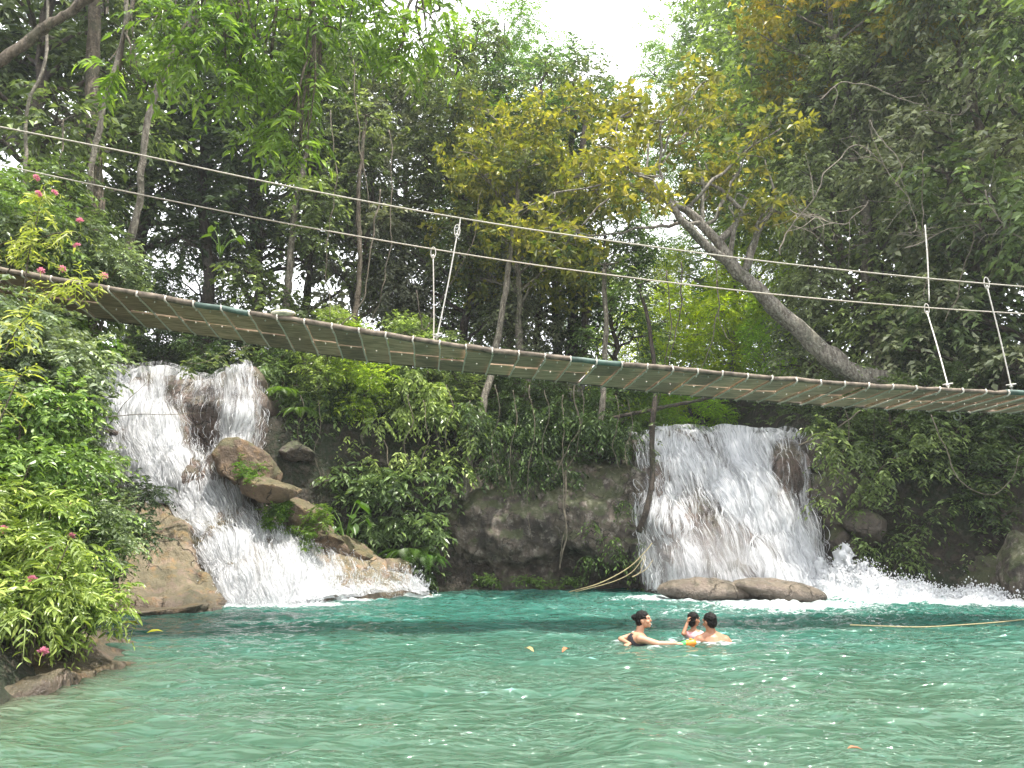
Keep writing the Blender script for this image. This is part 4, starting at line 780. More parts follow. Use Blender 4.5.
DEAD = [('bare pale branch crossing the creepers at the upper right', [(905, 248, 18), (940, 232, 18), (975, 222, 18), (1005, 214, 18)], .03),
        ('bare forked branch in the right forest under the yellow leaves', [(780, 255, 18.5), (800, 215, 18.3), (850, 150, 18), (880, 160, 18), (900, 190, 18)], .035),
        ('long bare branch arcing right under the yellow leaves', [(820, 100, 18.5), (850, 85, 18.3), (915, 105, 18), (955, 118, 18), (975, 104, 18)], .03),
        ('tangled bare twig left of the right white rope', [(790, 210, 18.5), (815, 216, 18.3), (845, 222, 18.2), (870, 200, 18.2)], .03),
        ('thin bare branch hanging down at the upper right', [(870, 120, 18.2), (895, 165, 18), (910, 205, 18), (920, 235, 18)], .022),
        ('steep bare branch at the right edge above the cable', [(985, 190, 17), (1000, 210, 17), (1015, 228, 17), (1040, 240, 17)], .03),
        ('low bare branch in the forest behind the leaning trunk', [(790, 195, 19), (798, 212, 19), (820, 215, 19), (838, 222, 19)], .03)]
DW = simple('dead_wood', (.22, .19, .15), .85, .3, 12)
for lab, pts, r in DEAD:
    rg = np.random.default_rng(int(pts[0][0])); base = P(*pts[0]); q = path([P(*p) - base for p in pts], 60, .28, rg); q -= q[0]; mb = MB(); mb.tube(q, np.linspace(r * .6, r * .25, 60), 6, .5, rough=.1)
    for k in range(9):
        a = q[rg.integers(6, 58)]; dd = unit(rg.normal(size=3) * np.array([1, .4, .8])); L_ = rg.uniform(.4, 1.5); e = a + dd * L_; w_ = path([a, (a + e) / 2 + rg.normal(0, .12, 3), e + rg.normal(0, .1, 3)], 10); mb.tube(w_, np.linspace(r * .35, r * .12, 10), 4, .5)
        f = w_[5]; mb.tube(np.array([f, f + unit(rg.normal(size=3)) * L_ * .4]), [r * .2, r * .1], 4, .5)
    o = obj('dead_branch', mb.mesh('dead_branch', DW, True)); o.location = base; tag(o, lab, 'branch', 'bare dead branches')

# ------------------------------------------------------------------ undergrowth (one mass)
rg = np.random.default_rng(77); n = 5200; x = rg.uniform(-14, 15, n); y = rg.uniform(4, 31, n); d = poly_sd(x, y); z = H(x, y)
e = .25; sl_ = np.hypot(H(x + e, y) - z, H(x, y + e) - z) / e
k = (d > .5) & ~((x > 3.2) & (x < 8.2) & (y > 19)) & ~((x < -5.2) & (x > -11) & (y > 14.5) & (y < 24)) & ((x > -5) | (y > 9)) & (z < 14)
x, y, z, sl_ = x[k], y[k], z[k], sl_[k]
cl = [((a, b, c + .15), .35, 3) for a, b, c in zip(x, y, z)]
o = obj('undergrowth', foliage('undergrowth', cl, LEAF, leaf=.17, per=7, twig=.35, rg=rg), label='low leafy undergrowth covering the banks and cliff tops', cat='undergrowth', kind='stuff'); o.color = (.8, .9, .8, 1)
# small plants rooted on the cliff faces
def face_plants(name, label, pts, mat, tint=(1, 1, 1), **k):
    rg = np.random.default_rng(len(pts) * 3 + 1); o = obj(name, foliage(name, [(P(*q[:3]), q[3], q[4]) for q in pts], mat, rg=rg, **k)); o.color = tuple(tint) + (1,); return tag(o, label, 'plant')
rg = np.random.default_rng(5)
def scat(box, D, n, r, m): return [(rg.uniform(box[0], box[2]), rg.uniform(box[1], box[3]), D + rg.normal(0, .15), r, m) for _ in range(n)]
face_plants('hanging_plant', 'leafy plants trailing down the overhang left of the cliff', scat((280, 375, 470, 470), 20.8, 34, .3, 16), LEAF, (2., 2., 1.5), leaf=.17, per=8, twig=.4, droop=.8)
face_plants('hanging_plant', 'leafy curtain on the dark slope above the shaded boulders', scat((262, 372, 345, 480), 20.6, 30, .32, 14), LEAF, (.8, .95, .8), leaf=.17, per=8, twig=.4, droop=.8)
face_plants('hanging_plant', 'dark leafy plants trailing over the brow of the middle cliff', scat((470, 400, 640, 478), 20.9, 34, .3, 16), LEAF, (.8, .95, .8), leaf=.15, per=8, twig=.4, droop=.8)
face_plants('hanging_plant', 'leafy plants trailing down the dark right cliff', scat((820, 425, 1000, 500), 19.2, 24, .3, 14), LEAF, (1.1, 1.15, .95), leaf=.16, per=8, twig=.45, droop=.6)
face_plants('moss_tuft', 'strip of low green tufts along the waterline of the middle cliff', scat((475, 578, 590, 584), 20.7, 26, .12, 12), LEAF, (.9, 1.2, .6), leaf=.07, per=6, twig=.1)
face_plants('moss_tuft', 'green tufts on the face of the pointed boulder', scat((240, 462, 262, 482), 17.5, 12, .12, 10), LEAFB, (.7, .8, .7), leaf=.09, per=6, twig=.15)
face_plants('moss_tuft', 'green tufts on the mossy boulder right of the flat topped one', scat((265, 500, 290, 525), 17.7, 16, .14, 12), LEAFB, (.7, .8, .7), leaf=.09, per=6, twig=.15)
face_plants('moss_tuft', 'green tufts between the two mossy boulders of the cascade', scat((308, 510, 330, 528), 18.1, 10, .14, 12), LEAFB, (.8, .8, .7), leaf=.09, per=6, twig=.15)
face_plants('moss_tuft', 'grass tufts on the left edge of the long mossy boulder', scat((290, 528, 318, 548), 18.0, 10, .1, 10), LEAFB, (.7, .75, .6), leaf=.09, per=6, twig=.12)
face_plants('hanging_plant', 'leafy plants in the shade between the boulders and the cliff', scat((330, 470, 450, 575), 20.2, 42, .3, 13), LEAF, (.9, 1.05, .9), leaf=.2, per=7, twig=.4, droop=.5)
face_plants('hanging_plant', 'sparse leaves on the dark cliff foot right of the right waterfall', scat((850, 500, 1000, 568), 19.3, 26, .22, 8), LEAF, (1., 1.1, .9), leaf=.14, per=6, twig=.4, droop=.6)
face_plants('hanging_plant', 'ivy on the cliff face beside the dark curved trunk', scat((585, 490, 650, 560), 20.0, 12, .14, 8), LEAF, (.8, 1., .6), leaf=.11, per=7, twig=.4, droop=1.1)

# elephant ear plant
def big_leaf(mb, base, yaw, pitch, Ln, Wd, val):
    """heart shaped leaf on a stalk"""
    t = np.linspace(0, 1, 9); wf = np.sin(np.clip(t * 1.05 + .12, 0, 1) * math.pi) ** .7 * (1 - .35 * t); s = np.linspace(-1, 1, 7)
    G = np.zeros((9, 7, 3)); G[..., 0] = s[None] * wf[:, None] * Wd / 2; G[..., 1] = (t[:, None] - .12 * (1 - t[:, None]) * np.abs(s[None])) * Ln; G[..., 2] = .18 * Wd * np.abs(s[None]) - .25 * Ln * t[:, None] ** 2
    Rm = np.array(Matrix.Rotation(yaw, 3, 'Z') @ Matrix.Rotation(pitch, 3, 'X')); V = G.reshape(-1, 3) @ Rm.T + base; mb.add(V, gridfaces(9, 7), val)
def ear_plant(px, py, D, n, L0, label, tint):
    base = P(px, py, D); r = thing('elephant_ear_plant', label, 'plant', base); rg = np.random.default_rng(n * 7 + int(px)); ms = MB()
    for k in range(n):
        a = k * 2.4 + rg.uniform(0, .5); q = rg.uniform(.3, .9); hh = rg.uniform(.3, 1.1); e = np.array([math.cos(a) * q * .7, math.sin(a) * q * .7, hh]); ms.tube(cr(np.array([(0, 0, -.1), e * np.array([.4, .4, .6]), e]), 7), .012, 5, .4)
        mb = MB(); big_leaf(mb, e, a - math.pi / 2, -.5 + rg.normal(0, .2), L0 * rg.uniform(.8, 1.2), L0 * .8, rg.uniform(.3, .6)); c = obj('leaf', mb.mesh('leaf', LEAFB, True), r); c.color = tint + (1,)
    obj('stalk', ms.mesh('stalk', LEAFB, True), r)
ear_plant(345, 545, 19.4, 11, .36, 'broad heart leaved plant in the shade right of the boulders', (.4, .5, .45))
ear_plant(220, 255, 20, 7, .3, 'pale heart leaved climber high in the forest at the left', (.6, .6, .5))
# fern
def fern(px, py, D, n, Ln, label, tint=(.8, 1, .6), spread=1.2):
    base = P(px, py, D); r = thing('fern', label, 'fern', base); rg = np.random.default_rng(n + int(px)); 
    for k in range(n):
        a = k * 2 * math.pi / n + rg.uniform(0, .5); L = Ln * rg.uniform(.8, 1.15); t = np.linspace(0, 1, 20); q = np.stack([math.cos(a) * t * L * .8, math.sin(a) * t * L * .8, L * (.75 * t - spread * .75 * t ** 2)], -1); mb = MB(); mb.tube(q, .006, 4, .3)
        tg = unit(np.gradient(q, axis=0)); sd = np.cross(tg, [0, 0, 1.]); sd = unit(sd); Lf = .26 * L * np.sin(np.clip(t * .93 + .07, 0, 1) * math.pi) ** .7
        for s in (-1, 1):
            V, Fs, kk = leaves(q[2:], (tg * .5 + sd * s + np.array([0, 0, -.15]))[2:], np.tile([0, 0, 1.], (18, 1)), Lf[2:] + .01, Lf[2:] * .12 + .008); mb.add(V, Fs, rg.uniform(.35, .65))
        c = obj('frond', mb.mesh('frond', LEAFB), r); c.color = tint + (1,)
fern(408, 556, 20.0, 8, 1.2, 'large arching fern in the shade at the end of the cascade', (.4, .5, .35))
fern(283, 392, 20.3, 9, .75, 'pale palm like fern just under the bridge right of the upper left waterfall', (.8, .85, .8), 1.4)
fern(300, 412, 20.2, 8, .8, 'second pale fern lower down under the bridge', (.7, .75, .7), 1.4)
fern(425, 560, 20.0, 7, .9, 'small dark fern at the mouth of the hollow under the cliff', (.5, .7, .5), 1.3)

# ------------------------------------------------------------------ flowering shrubs, near left
SHR = []
def shrub_meshes(seed, mat, leaf, ratio, big=True, r=.62, per=9, nt=26):
    rg = np.random.default_rng(seed); cl = []
    for k in range(11):
        a = k * 2.4; q = r * rg.uniform(.2, 1); z = rg.uniform(.25, 1.35) ; cl.append((np.array([math.cos(a) * q, math.sin(a) * q, z]), np.array([.33, .33, .26]), nt))
    mb = MB()
    for c, _, _ in cl:
        mb.tube(cr(np.array([(rg.normal(0, .05), rg.normal(0, .05), -.5), c * np.array([.5, .5, .45]), c]), 8), np.linspace(.022, .007, 8), 5, .5)
    return mb.mesh('stem', BARK, True), foliage('foliage', cl, mat, leaf=leaf, ratio=ratio, per=per, twig=.36, droop=.3, rg=rg, big=big)
LEAFS = leaf_mat('leaf_shrub', (.05, .09, .025), (.12, .18, .05), (.30, .36, .13), trans=.3, rough=.35)
SHR = [shrub_meshes(1, LEAFS, .14, .26), shrub_meshes(2, LEAFS, .10, .45, per=8, nt=30), shrub_meshes(3, LEAFG, .085, .5, big=False, per=12, nt=44)]
def shrub(v, px, py, D, sc, rz, tint, label, group='leafy shrubs on the near left bank'):
    p = P(px, py, D); r = thing('shrub', label, 'shrub', p, rz, group); r.scale = (sc,) * 3; obj('stem', SHR[v][0], r); c = obj('foliage', SHR[v][1], r); c.color = tuple(1.3 * x for x in tint) + (1,)
NS = [
 (0, 20, 655, 8.0, .85, .3, (1.15, 1.1, .8), 'bright lance leaved shrub overhanging the low rock shelf, left one'),
 (0, 70, 650, 8.6, .72, 1.4, (1.15, 1.15, .8), 'bright lance leaved shrub at the tip of the low rock shelf'),
 (0, -15, 610, 8.2, .9, 2.2, (1.1, 1.05, .8), 'lance leaved shrub at the bottom left edge'),
 (0, 35, 590, 8.8, .8, 3.4, (1.1, 1.1, .8), 'lance leaved shrub with pink flowers above the rock shelf'),
 (2, 85, 600, 9.8, .85, .8, (1., 1.1, .9), 'small leaved shrub against the bare rock slope'),
 (2, 115, 560, 11.5, .8, 2.8, (.9, 1., .9), 'small leaved shrub creeping onto the bare rock slope'),
 (1, 0, 545, 8.8, 1., 4.1, (1., 1.1, .9), 'round leaved shrub at the left edge below the bridge'),
 (1, 55, 540, 9.6, .95, 5.0, (.95, 1.05, .9), 'round leaved shrub in the middle of the left bank'),
 (2, 72, 520, 10.8, .9, .2, (1., 1.1, .95), 'small leaved shrub beside the foot of the upper left waterfall'),
 (1, 15, 480, 9.2, 1.0, 1.9, (1., 1.1, 1.), 'round leaved shrub below the left end of the bridge'),
 (1, 48, 470, 10.6, 1.0, 2.9, (.85, .95, .8), 'round leaved shrub left of the upper left waterfall'),
 (2, 30, 430, 9.8, 1.1, 3.9, (1.05, 1.1, 1.1), 'grey green shrub under the left end of the bridge'),
 (2, 35, 425, 11.4, .95, 4.9, (1.05, 1.1, 1.1), 'grey green shrub under the bridge beside the waterfall lip'),
 (2, -20, 405, 9.4, 1.15, 5.9, (.9, 1., .95), 'grey green shrub at the left edge close under the bridge'),
 (1, 38, 385, 11.4, .9, .5, (.95, 1.05, .9), 'leafy shrub touching the underside of the bridge'),
 (2, -5, 325, 12.5, 1.3, 1.5, (.8, .9, .8), 'shrub behind the left end of the bridge'),
 (2, 40, 300, 13.4, 1.2, 2.5, (.8, .9, .8), 'shrub behind the bridge under the pink flowers'),
 (2, 95, 310, 14.2, 1.1, 3.5, (.85, .95, .85), 'shrub behind the bridge at the foot of the pale trunks'),
 (1, 5, 270, 12.4, 1.2, 4.5, (.8, .9, .75), 'shrub above the bridge at the left edge'),
]
for a in NS: shrub(*a)
# near bank mass beneath the shrubs is terrain plus this earth bank
rock_patch('bank', [[(-160, 300, 14), (-60, 330, 13.5), (-20, 350, 13.5), (15, 380, 13.5), (45, 420, 13.5), (55, 470, 13.5)],
    [(-160, 380, 11), (-60, 400, 11), (-20, 420, 11), (10, 440, 11.2), (30, 470, 11.6), (46, 520, 12)],
    [(-160, 480, 9.4), (-60, 490, 9.4), (-20, 500, 9.6), (10, 520, 9.9), (32, 545, 10.4), (46, 565, 11)],
    [(-160, 600, 8.6), (-60, 600, 8.7), (-15, 605, 8.9), (20, 610, 9.2), (40, 615, 9.6), (55, 612, 10.2)],
    [(-160, 680, 8.4), (-60, 660, 8.8), (-10, 648, 9.2), (25, 645, 9.5), (50, 640, 9.7), (62, 630, 10)]], SOIL, .25, .8, 80, 70, back=(-1.6, .5, -.4), kind='structure')
# pale sprigs with pink flower heads rising in front of and above the bridge
LEAFP = leaf_mat('leaf_sprig', (.14, .2, .04), (.32, .36, .08), (.58, .58, .2), trans=.4)
def sprig(pts, label, n=5, sc=1.):
    rg = np.random.default_rng(int(pts[0][0] * 3 + 200)); base = P(*pts[0]); q = path([P(*p) - base for p in pts], 14); mb = MB(); mb.tube(q, np.linspace(.012, .005, 14), 5, .4)
    r = thing('sprig', label, 'plant', base, 0, 'pale leafy sprigs of the flowering shrub'); obj('stem', mb.mesh('stem', BARK, True), r)
    obj('foliage', foliage('foliage', [(c, .12 * sc, max(1, n - 2)) for c in q[4:]], LEAFP, leaf=.11 * sc, ratio=.26, per=7, twig=.24, rg=rg, big=True), r)
sprig([(20, 330, 10.2), (28, 260, 10.1), (38, 215, 10), (45, 185, 10)], 'pale yellow green sprig standing above the bridge at the left')
sprig([(-10, 300, 10.2), (20, 255, 10.1), (50, 235, 10), (75, 232, 10)], 'pale sprig above the bridge pointing right', 4)
sprig([(0, 360, 9.8), (20, 320, 9.7), (45, 290, 9.6), (75, 282, 9.6), (98, 284, 9.6)], 'pale sprig arching across the front of the bridge', 5)
sprig([(-20, 400, 8.5), (5, 350, 8.4), (20, 325, 8.4), (30, 315, 8.4)], 'pale sprig just below the left end of the bridge', 4)
sprig([(-20, 290, 10.4), (-5, 250, 10.4), (12, 240, 10.3), (22, 238, 10.3)], 'short pale sprig at the left edge above the bridge', 3)
sprig([(-30, 480, 8), (0, 420, 8), (15, 385, 8), (22, 375, 8)], 'pale sprig at the left edge lower down', 3)
# flower heads
bm_ = MB(); rg = np.random.default_rng(8); pts = unit(rg.normal(size=(46, 3))); pts[:, 2] = np.abs(pts[:, 2]) * .8 + .05
V, Fs, k = leaves(pts * .02, pts + rg.normal(0, .25, pts.shape), unit(rg.normal(size=pts.shape)), np.full(46, .045), np.full(46, .03)); bm_.add(V, Fs, .5); FM = bm_.mesh('petals', FLOWER)
sm = MB(); sm.tube([(0, 0, -.16), (.01, 0, -.08), (0, 0, 0)], .004, 5, .4); SMh = sm.mesh('stalk', LEAFP)
FL = [(36, 178, 9.9, 'topmost of all the pink flower heads'), (38, 194, 9.8, 'pink flower head just under the topmost one'), (54, 193, 9.9, 'pink flower head right of the topmost pair'), (80, 221, 9.9, 'pink flower head in front of the pale wavy trunk'), (77, 246, 10, 'pink flower head half hidden below the one by the wavy trunk'),
      (41, 271, 9.5, 'left one of the two close pink flower heads over the bridge'), (62, 269, 9.5, 'right one of the two close pink flower heads over the bridge'), (104, 276, 9.6, 'rightmost pink flower head over the bridge'),
      (3, 530, 7.9, 'pink flower head at the left edge, highest of the lower group'), (70, 507, 9.0, 'pink flower head furthest up in the lower shrubs'), (71, 537, 8.8, 'red pink flower head in the lower shrubs near the rock slope'), (47, 549, 8.1, 'pink flower head in the middle of the lower shrubs'), (32, 580, 7.8, 'pink flower head low in the lance leaves'), (43, 652, 7.6, 'lowest pink flower head, hanging over the rock shelf')]
for px, py, D, lab in FL:
    r = thing('flower', lab, 'flower', P(px, py, D), rg.uniform(0, 6), 'pink flower heads'); s = .9; r.scale = (s, s, s); r.rotation_euler[0] = .7; obj('petals', FM, r); obj('stalk', SMh, r)

# ------------------------------------------------------------------ rope bridge
top = np.array([(-90, 256), (0, 273), (100, 290), (200, 308), (256, 317), (320, 327), (430, 345), (512, 356), (600, 365), (700, 374), (768, 381), (860, 388), (940, 392), (1024, 396), (1110, 398)], float)
bot = np.array([(-90, 286), (0, 302), (100, 319), (240, 341), (360, 361), (430, 368), (512, 376), (600, 386), (680, 395), (768, 402), (860, 408), (940, 411), (1024, 413), (1110, 413)], float)
def line3(tab, D0):
    px = np.linspace(tab[0, 0], tab[-1, 0], 400); py = np.interp(px, tab[:, 0], tab[:, 1]); py = np.convolve(np.pad(py, 20, 'edge'), np.ones(41) / 41, 'valid'); py[:20] = np.interp(px[:20], tab[:, 0], tab[:, 1]); py[-20:] = np.interp(px[-20:], tab[:, 0], tab[:, 1])
    out = []
    for a, b in zip(px, py):
        D = D0
        for _ in range(4): q = P(a, b, D); D = D0 + .11 * (q[0] + 6)
        out.append(q)
    return np.array(out)
NE = line3(top, 10.9); FE = line3(bot, 12.35)
def resample(Q, x): return np.stack([x, np.interp(x, Q[:, 0], Q[:, 1]), np.interp(x, Q[:, 0], Q[:, 2])], -1)
SEG = .415; x0, x1 = NE[0, 0], NE[-1, 0]; ns = int((x1 - x0) / SEG); xs = x0 + SEG * np.arange(ns + 1)
N_ = resample(NE, xs); F_ = resample(FE, xs - .16)
broot = thing('rope_bridge', 'hanging plank footbridge on white ropes crossing above the pool', 'bridge', (x0, 10.9, N_[0, 2])); BL = np.array(broot.location)
rg = np.random.default_rng(31)
for i in range(ns):
    a, b, c, d = N_[i], N_[i + 1], F_[i + 1], F_[i]; up = np.array([0, 0, 1.])
    for s0, s1 in ((.0, .487), (.513, 1.)):
        j = rg.normal(0, .012); e = .03
        q = [a + (d - a) * s0, b + (c - b) * s0, b + (c - b) * s1, a + (d - a) * s1]; q[0] = q[0] + (b - a) * e; q[3] = q[3] + (b - a) * e
        q[0] = q[0] + up * j; q[1] = q[1] + up * (j + .018); q[2] = q[2] + up * (j + .018); q[3] = q[3] + up * j
        V = np.array(q + [v + up * .03 for v in q]) - BL; mb = MB(); mb.add(V, [[3, 2, 1, 0], [4, 5, 6, 7], [0, 1, 5, 4], [1, 2, 6, 5], [2, 3, 7, 6], [3, 0, 4, 7]], .5); obj('plank', mb.mesh('plank', PLANK), broot)
# side poles: lengths of timber along the near edge, two of them green
for i in range(0, ns, 2):
    e = min(ns, i + 2); mb = MB(); q = np.linspace(N_[i], N_[e], 5) + np.array([0, -.045, .035]); q[0] -= (N_[e] - N_[i]) * .02; mb.tube(q - BL + rg.normal(0, .006, (5, 3)), .042 + rg.uniform(-.006, .008), 8, .5, rough=.05)
    gx = 512 + (N_[i, 0] / N_[i, 1]) * F * .98; obj('side_pole', mb.mesh('side_pole', POLEG if (165 < gx < 195 or 570 < gx < 605 or gx > 1000) else POLE, True), broot)
for i in range(0, ns, 4):
    e = min(ns, i + 4); mb = MB(); q = np.linspace(F_[i], F_[e], 7) + np.array([0, .04, .02]); mb.tube(q - BL, .03, 8, .5, rough=.05); obj('side_pole', mb.mesh('side_pole', POLE, True), broot)
# lashing ropes across the underside with a knot at each edge and in the middle
for i in range(ns + 1):
    a, d = N_[i], F_[i]; dn = np.array([0, 0, -.02]); mb = MB(); wob = [0, .5, 0, -.5, 0]
    q = [a + np.array([0, -.10, .07]), a + np.array([0, -.1, -.01]), a + dn + (d - a) * .08, a + dn * 1.3 + (d - a) * .5, a + dn + (d - a) * .97, d + np.array([0, .08, .04])]
    mb.tube(cr(np.array(q), 16) - BL + rg.normal(0, .004, (16, 3)), .0135, 6, .5); kb = mb
    for s in (.02, .5, .97):
        c = a + (d - a) * s + dn * 1.7 - BL; drops(np.array([c]), [.02], kb)
        c = (N_[i] + N_[min(i + 1, ns)]) / 2; dd = (F_[i] + F_[min(i + 1, ns)]) / 2; drops(np.array([c + (dd - c) * s + dn * 1.3 - BL]), [.016], kb)
    obj('lashing_rope', mb.mesh('lashing_rope', ROPEL, True), broot)
# carrying cables
ca = np.array([(-90, 108), (0, 127), (128, 152), (256, 180), (384, 205), (512, 227), (640, 245), (768, 262), (900, 276), (1024, 287), (1110, 293)], float)
cb = np.array([(-90, 146), (0, 165), (128, 192), (256, 218), (384, 241), (512, 262), (640, 279), (768, 294), (900, 306), (1024, 314), (1110, 318)], float)
CA = line3(ca, 10.9); CB = line3(cb, 12.35)
for Q in (CA, CB):
    mb = MB(); mb.tube(Q[::4] - BL, .0125, 7, .5); obj('carrying_cable', mb.mesh('carrying_cable', CABLE, True), broot)
def on(Q, px):
    u = 512 + Q[:, 0] / (Q[:, 1] * CP + (Q[:, 2] - 1.5) * SP) * F; i = np.argmin(np.abs(u - px)); return Q[i]
def susp(p, q, loop=True):
    mb = MB(); m = (p + q) / 2 + np.array([.01, 0, 0]); mb.tube(cr(np.array([p, m, q]), 14) - BL, .0115, 7, .5)
    if loop:                                             # splice loop at the top and wrapped knot at the foot
        t = np.linspace(0, 2 * math.pi, 13); c = p + np.array([0, 0, .07]); mb.tube(np.stack([c[0] + .045 * np.sin(t), np.full(13, c[1]), c[2] + .11 * np.cos(t)], -1) - BL, .009, 5, .5, cap=False)
        drops(np.array([p - BL, q + (p - q) * .05 - BL, q - BL]), [.035, .04, .03], mb)
        mb.tube(np.array([q + (p - q) * .06 + np.array([-.08, 0, 0]), q + (p - q) * .06 + np.array([.08, -.02, .02])]) - BL, .012, 5, .5)
    obj('hanger_rope', mb.mesh('hanger_rope', ROPEW, True), broot)
nb_ = lambda px: on(NE, px) + np.array([0, -.05, .05])
susp(on(CB, 432) - np.array([0, 0, .14]), on(FE, 432) + np.array([0, 0, .05])); susp(on(CA, 456) - np.array([0, 0, .3]), nb_(436)); susp(on(CA, 459), on(CA, 456) - np.array([0, 0, .28]), False)
susp(on(CB, 926) - np.array([0, 0, .1]), nb_(948) + np.array([0, 0, -.02])); susp(on(CA, 988) - np.array([0, 0, .06]), nb_(1011)); susp(P(925, 225, 12.6), on(CA, 927) + np.array([0, 0, -.42]), False)
ob = MB(); t = np.linspace(0, 5.2, 14); c = on(FE, 956) + np.array([0, 0, -.1]); ob.tube(np.stack([c[0] + .06 * np.sin(t), np.full(14, c[1]), c[2] + .07 * np.cos(t)], -1) - BL, .012, 6, .5); obj('rope_hook', ob.mesh('rope_hook', ROPEW, True), broot)
# pale bundle lying on the bridge rail
bn = thing('cloth_bundle', 'small pale rag slumped over the near rail of the bridge', 'rag', on(NE, 284)); V = MB()
bme = boulder_mesh('cloth', 61, (.19, .10, .055), simple('cloth_pale', (.55, .52, .40), .8, .2, 20), 3, .12, 4); c = obj('cloth', bme, bn); c.location = (0, -.03, .12)
c = obj('knot', boulder_mesh('knot', 62, (.035, .035, .05), simple('cloth_grey', (.4, .42, .4), .8, .2, 20), 2, .1, 3), bn); c.location = (-.09, -.02, .21)

# ------------------------------------------------------------------ loose ropes
def rope(label, pts, r, mat=ROPEY, w=False):
    mb = MB(); q = path(pts, 60); base = np.array(pts[0]); mb.tube(q - base, r, 6, .5); o = obj('rope', mb.mesh('rope', mat, True)); o.location = base; tag(o, label, 'rope'); return o
rope('tan rope slanting from the foot of the right waterfall down to the water, upper strand', [P(569, 592, 19.3), P(600, 583, 19.2), P(628, 568, 19.2), P(645, 552, 19.2), P(652, 543, 19.2)], .015)
rope('tan rope looping below the slanting strand beside the right waterfall', [P(575, 592, 19.25), P(612, 582, 19.1), P(632, 572, 19.1), P(645, 556, 19.1), P(640, 572, 19.05), P(632, 577, 19.05), P(645, 570, 19.1), P(653, 560, 19.1)], .011)
rope('thin tan rope floating on the pool at the right', [W(850, 625, .06), W(880, 626, .07), W(920, 627, .06), W(960, 625, .07), W(1000, 622, .07), W(1045, 617, .08)], .010)

# ------------------------------------------------------------------ floating leaves
def floating(px, py, mat, n, s, label, tint=(1, 1, 1)):
    rg = np.random.default_rng(int(px)); p = W(px, py, .05); s *= 1.0 + .25 * n; k = 1; q = np.stack([rg.normal(0, s, k), rg.normal(0, s, k), rg.uniform(.02, .05, k)], -1); d = rg.normal(size=(k, 3)); d[:, 2] = .15
    V, Fs, kk = leaves(q, d, np.tile([0, 0, 1.], (k, 1)), np.full(k, s * 1.6), np.full(k, s * .7), big=True); mb = MB(); mb.add(V, Fs, .6); o = obj('floating_leaf', mb.mesh('floating_leaf', mat, True)); o.location = (p[0], p[1], .05); o.color = tint + (1,); tag(o, label, 'leaf', 'leaves afloat on the pool')
DRYL = simple('dead_leaf', (.38, .13, .06), .5, .3, 9)
floating(555, 650, DRYL, 4, .06, 'reddish brown floating leaf left of the swimmers'); floating(521, 651, simple('dead_leaf_tan', (.40, .26, .10), .5, .3, 9), 4, .06, 'tan floating leaf further left of the reddish one')
floating(128, 624, LEAFY, 5, .09, 'yellow green leaf afloat off the rock shelf, upper one', (1.6, 1.6, 1)); floating(148, 635, LEAFY, 4, .07, 'yellow green leaf afloat off the rock shelf, lower one', (1.6, 1.6, 1)); floating(855, 752, DRYL, 3, .035, 'small brown leaf afloat at the bottom right')

# ------------------------------------------------------------------ swimmers
def capsule(mb, a, b, ra, rb, n=14):
    a = np.array(a, float); b = np.array(b, float); d = b - a; L_ = np.linalg.norm(d); u = d / L_; q = []; rr = []
    for t in np.linspace(-90, 0, 5)[:-1]: q.append(a + u * ra * math.sin(R(t))); rr.append(max(ra * math.cos(R(t)), .002))
    for t in np.linspace(0, 1, 5): q.append(a + d * t); rr.append(ra + (rb - ra) * t)
    for t in np.linspace(0, 90, 5)[1:]: q.append(b + u * rb * math.sin(R(t))); rr.append(max(rb * math.cos(R(t)), .002))
    mb.tube(np.array(q), np.array(rr), n, .5)
def ell(mb, c, r, rot=None):
    bm = bmesh.new(); bmesh.ops.create_icosphere(bm, subdivisions=3, radius=1); V = np.array([v.co[:] for v in bm.verts]) * np.array(r); Fs = np.array([[v.index for v in f.verts] for f in bm.faces]); bm.free()
    if rot is not None: V = V @ np.array(rot).T
    mb.add(V + np.array(c), Fs, .5)
def head(mb, c, yaw, pitch=0., s=1.):
    """face looks along local -Y before the rotation"""
    M_ = Matrix.Rotation(yaw, 3, 'Z') @ Matrix.Rotation(pitch, 3, 'X'); A_ = np.array(M_); f = lambda v: np.array(c) + A_ @ (np.array(v, float) * s)
    ell(mb, f((0, .008, .018)), np.array((.074, .094, .092)) * s, A_); ell(mb, f((0, -.02, -.045)), np.array((.056, .064, .066)) * s, A_); ell(mb, f((0, -.062, -.092)), np.array((.026, .022, .02)) * s, A_)
    capsule(mb, f((0, -.084, .012)), f((0, -.098, -.024)), .010 * s, .014 * s, 8); ell(mb, f((0, -.085, -.062)), np.array((.026, .014, .007)) * s, A_); ell(mb, f((0, -.083, -.073)), np.array((.022, .013, .007)) * s, A_)
    for k in (-1, 1):
        ell(mb, f((k * .074, .012, -.012)), np.array((.011, .020, .032)) * s, A_); ell(mb, f((k * .030, -.080, .030)), np.array((.026, .014, .009)) * s, A_); ell(mb, f((k * .040, -.062, -.03)), np.array((.026, .026, .022)) * s, A_)
    return f, A_
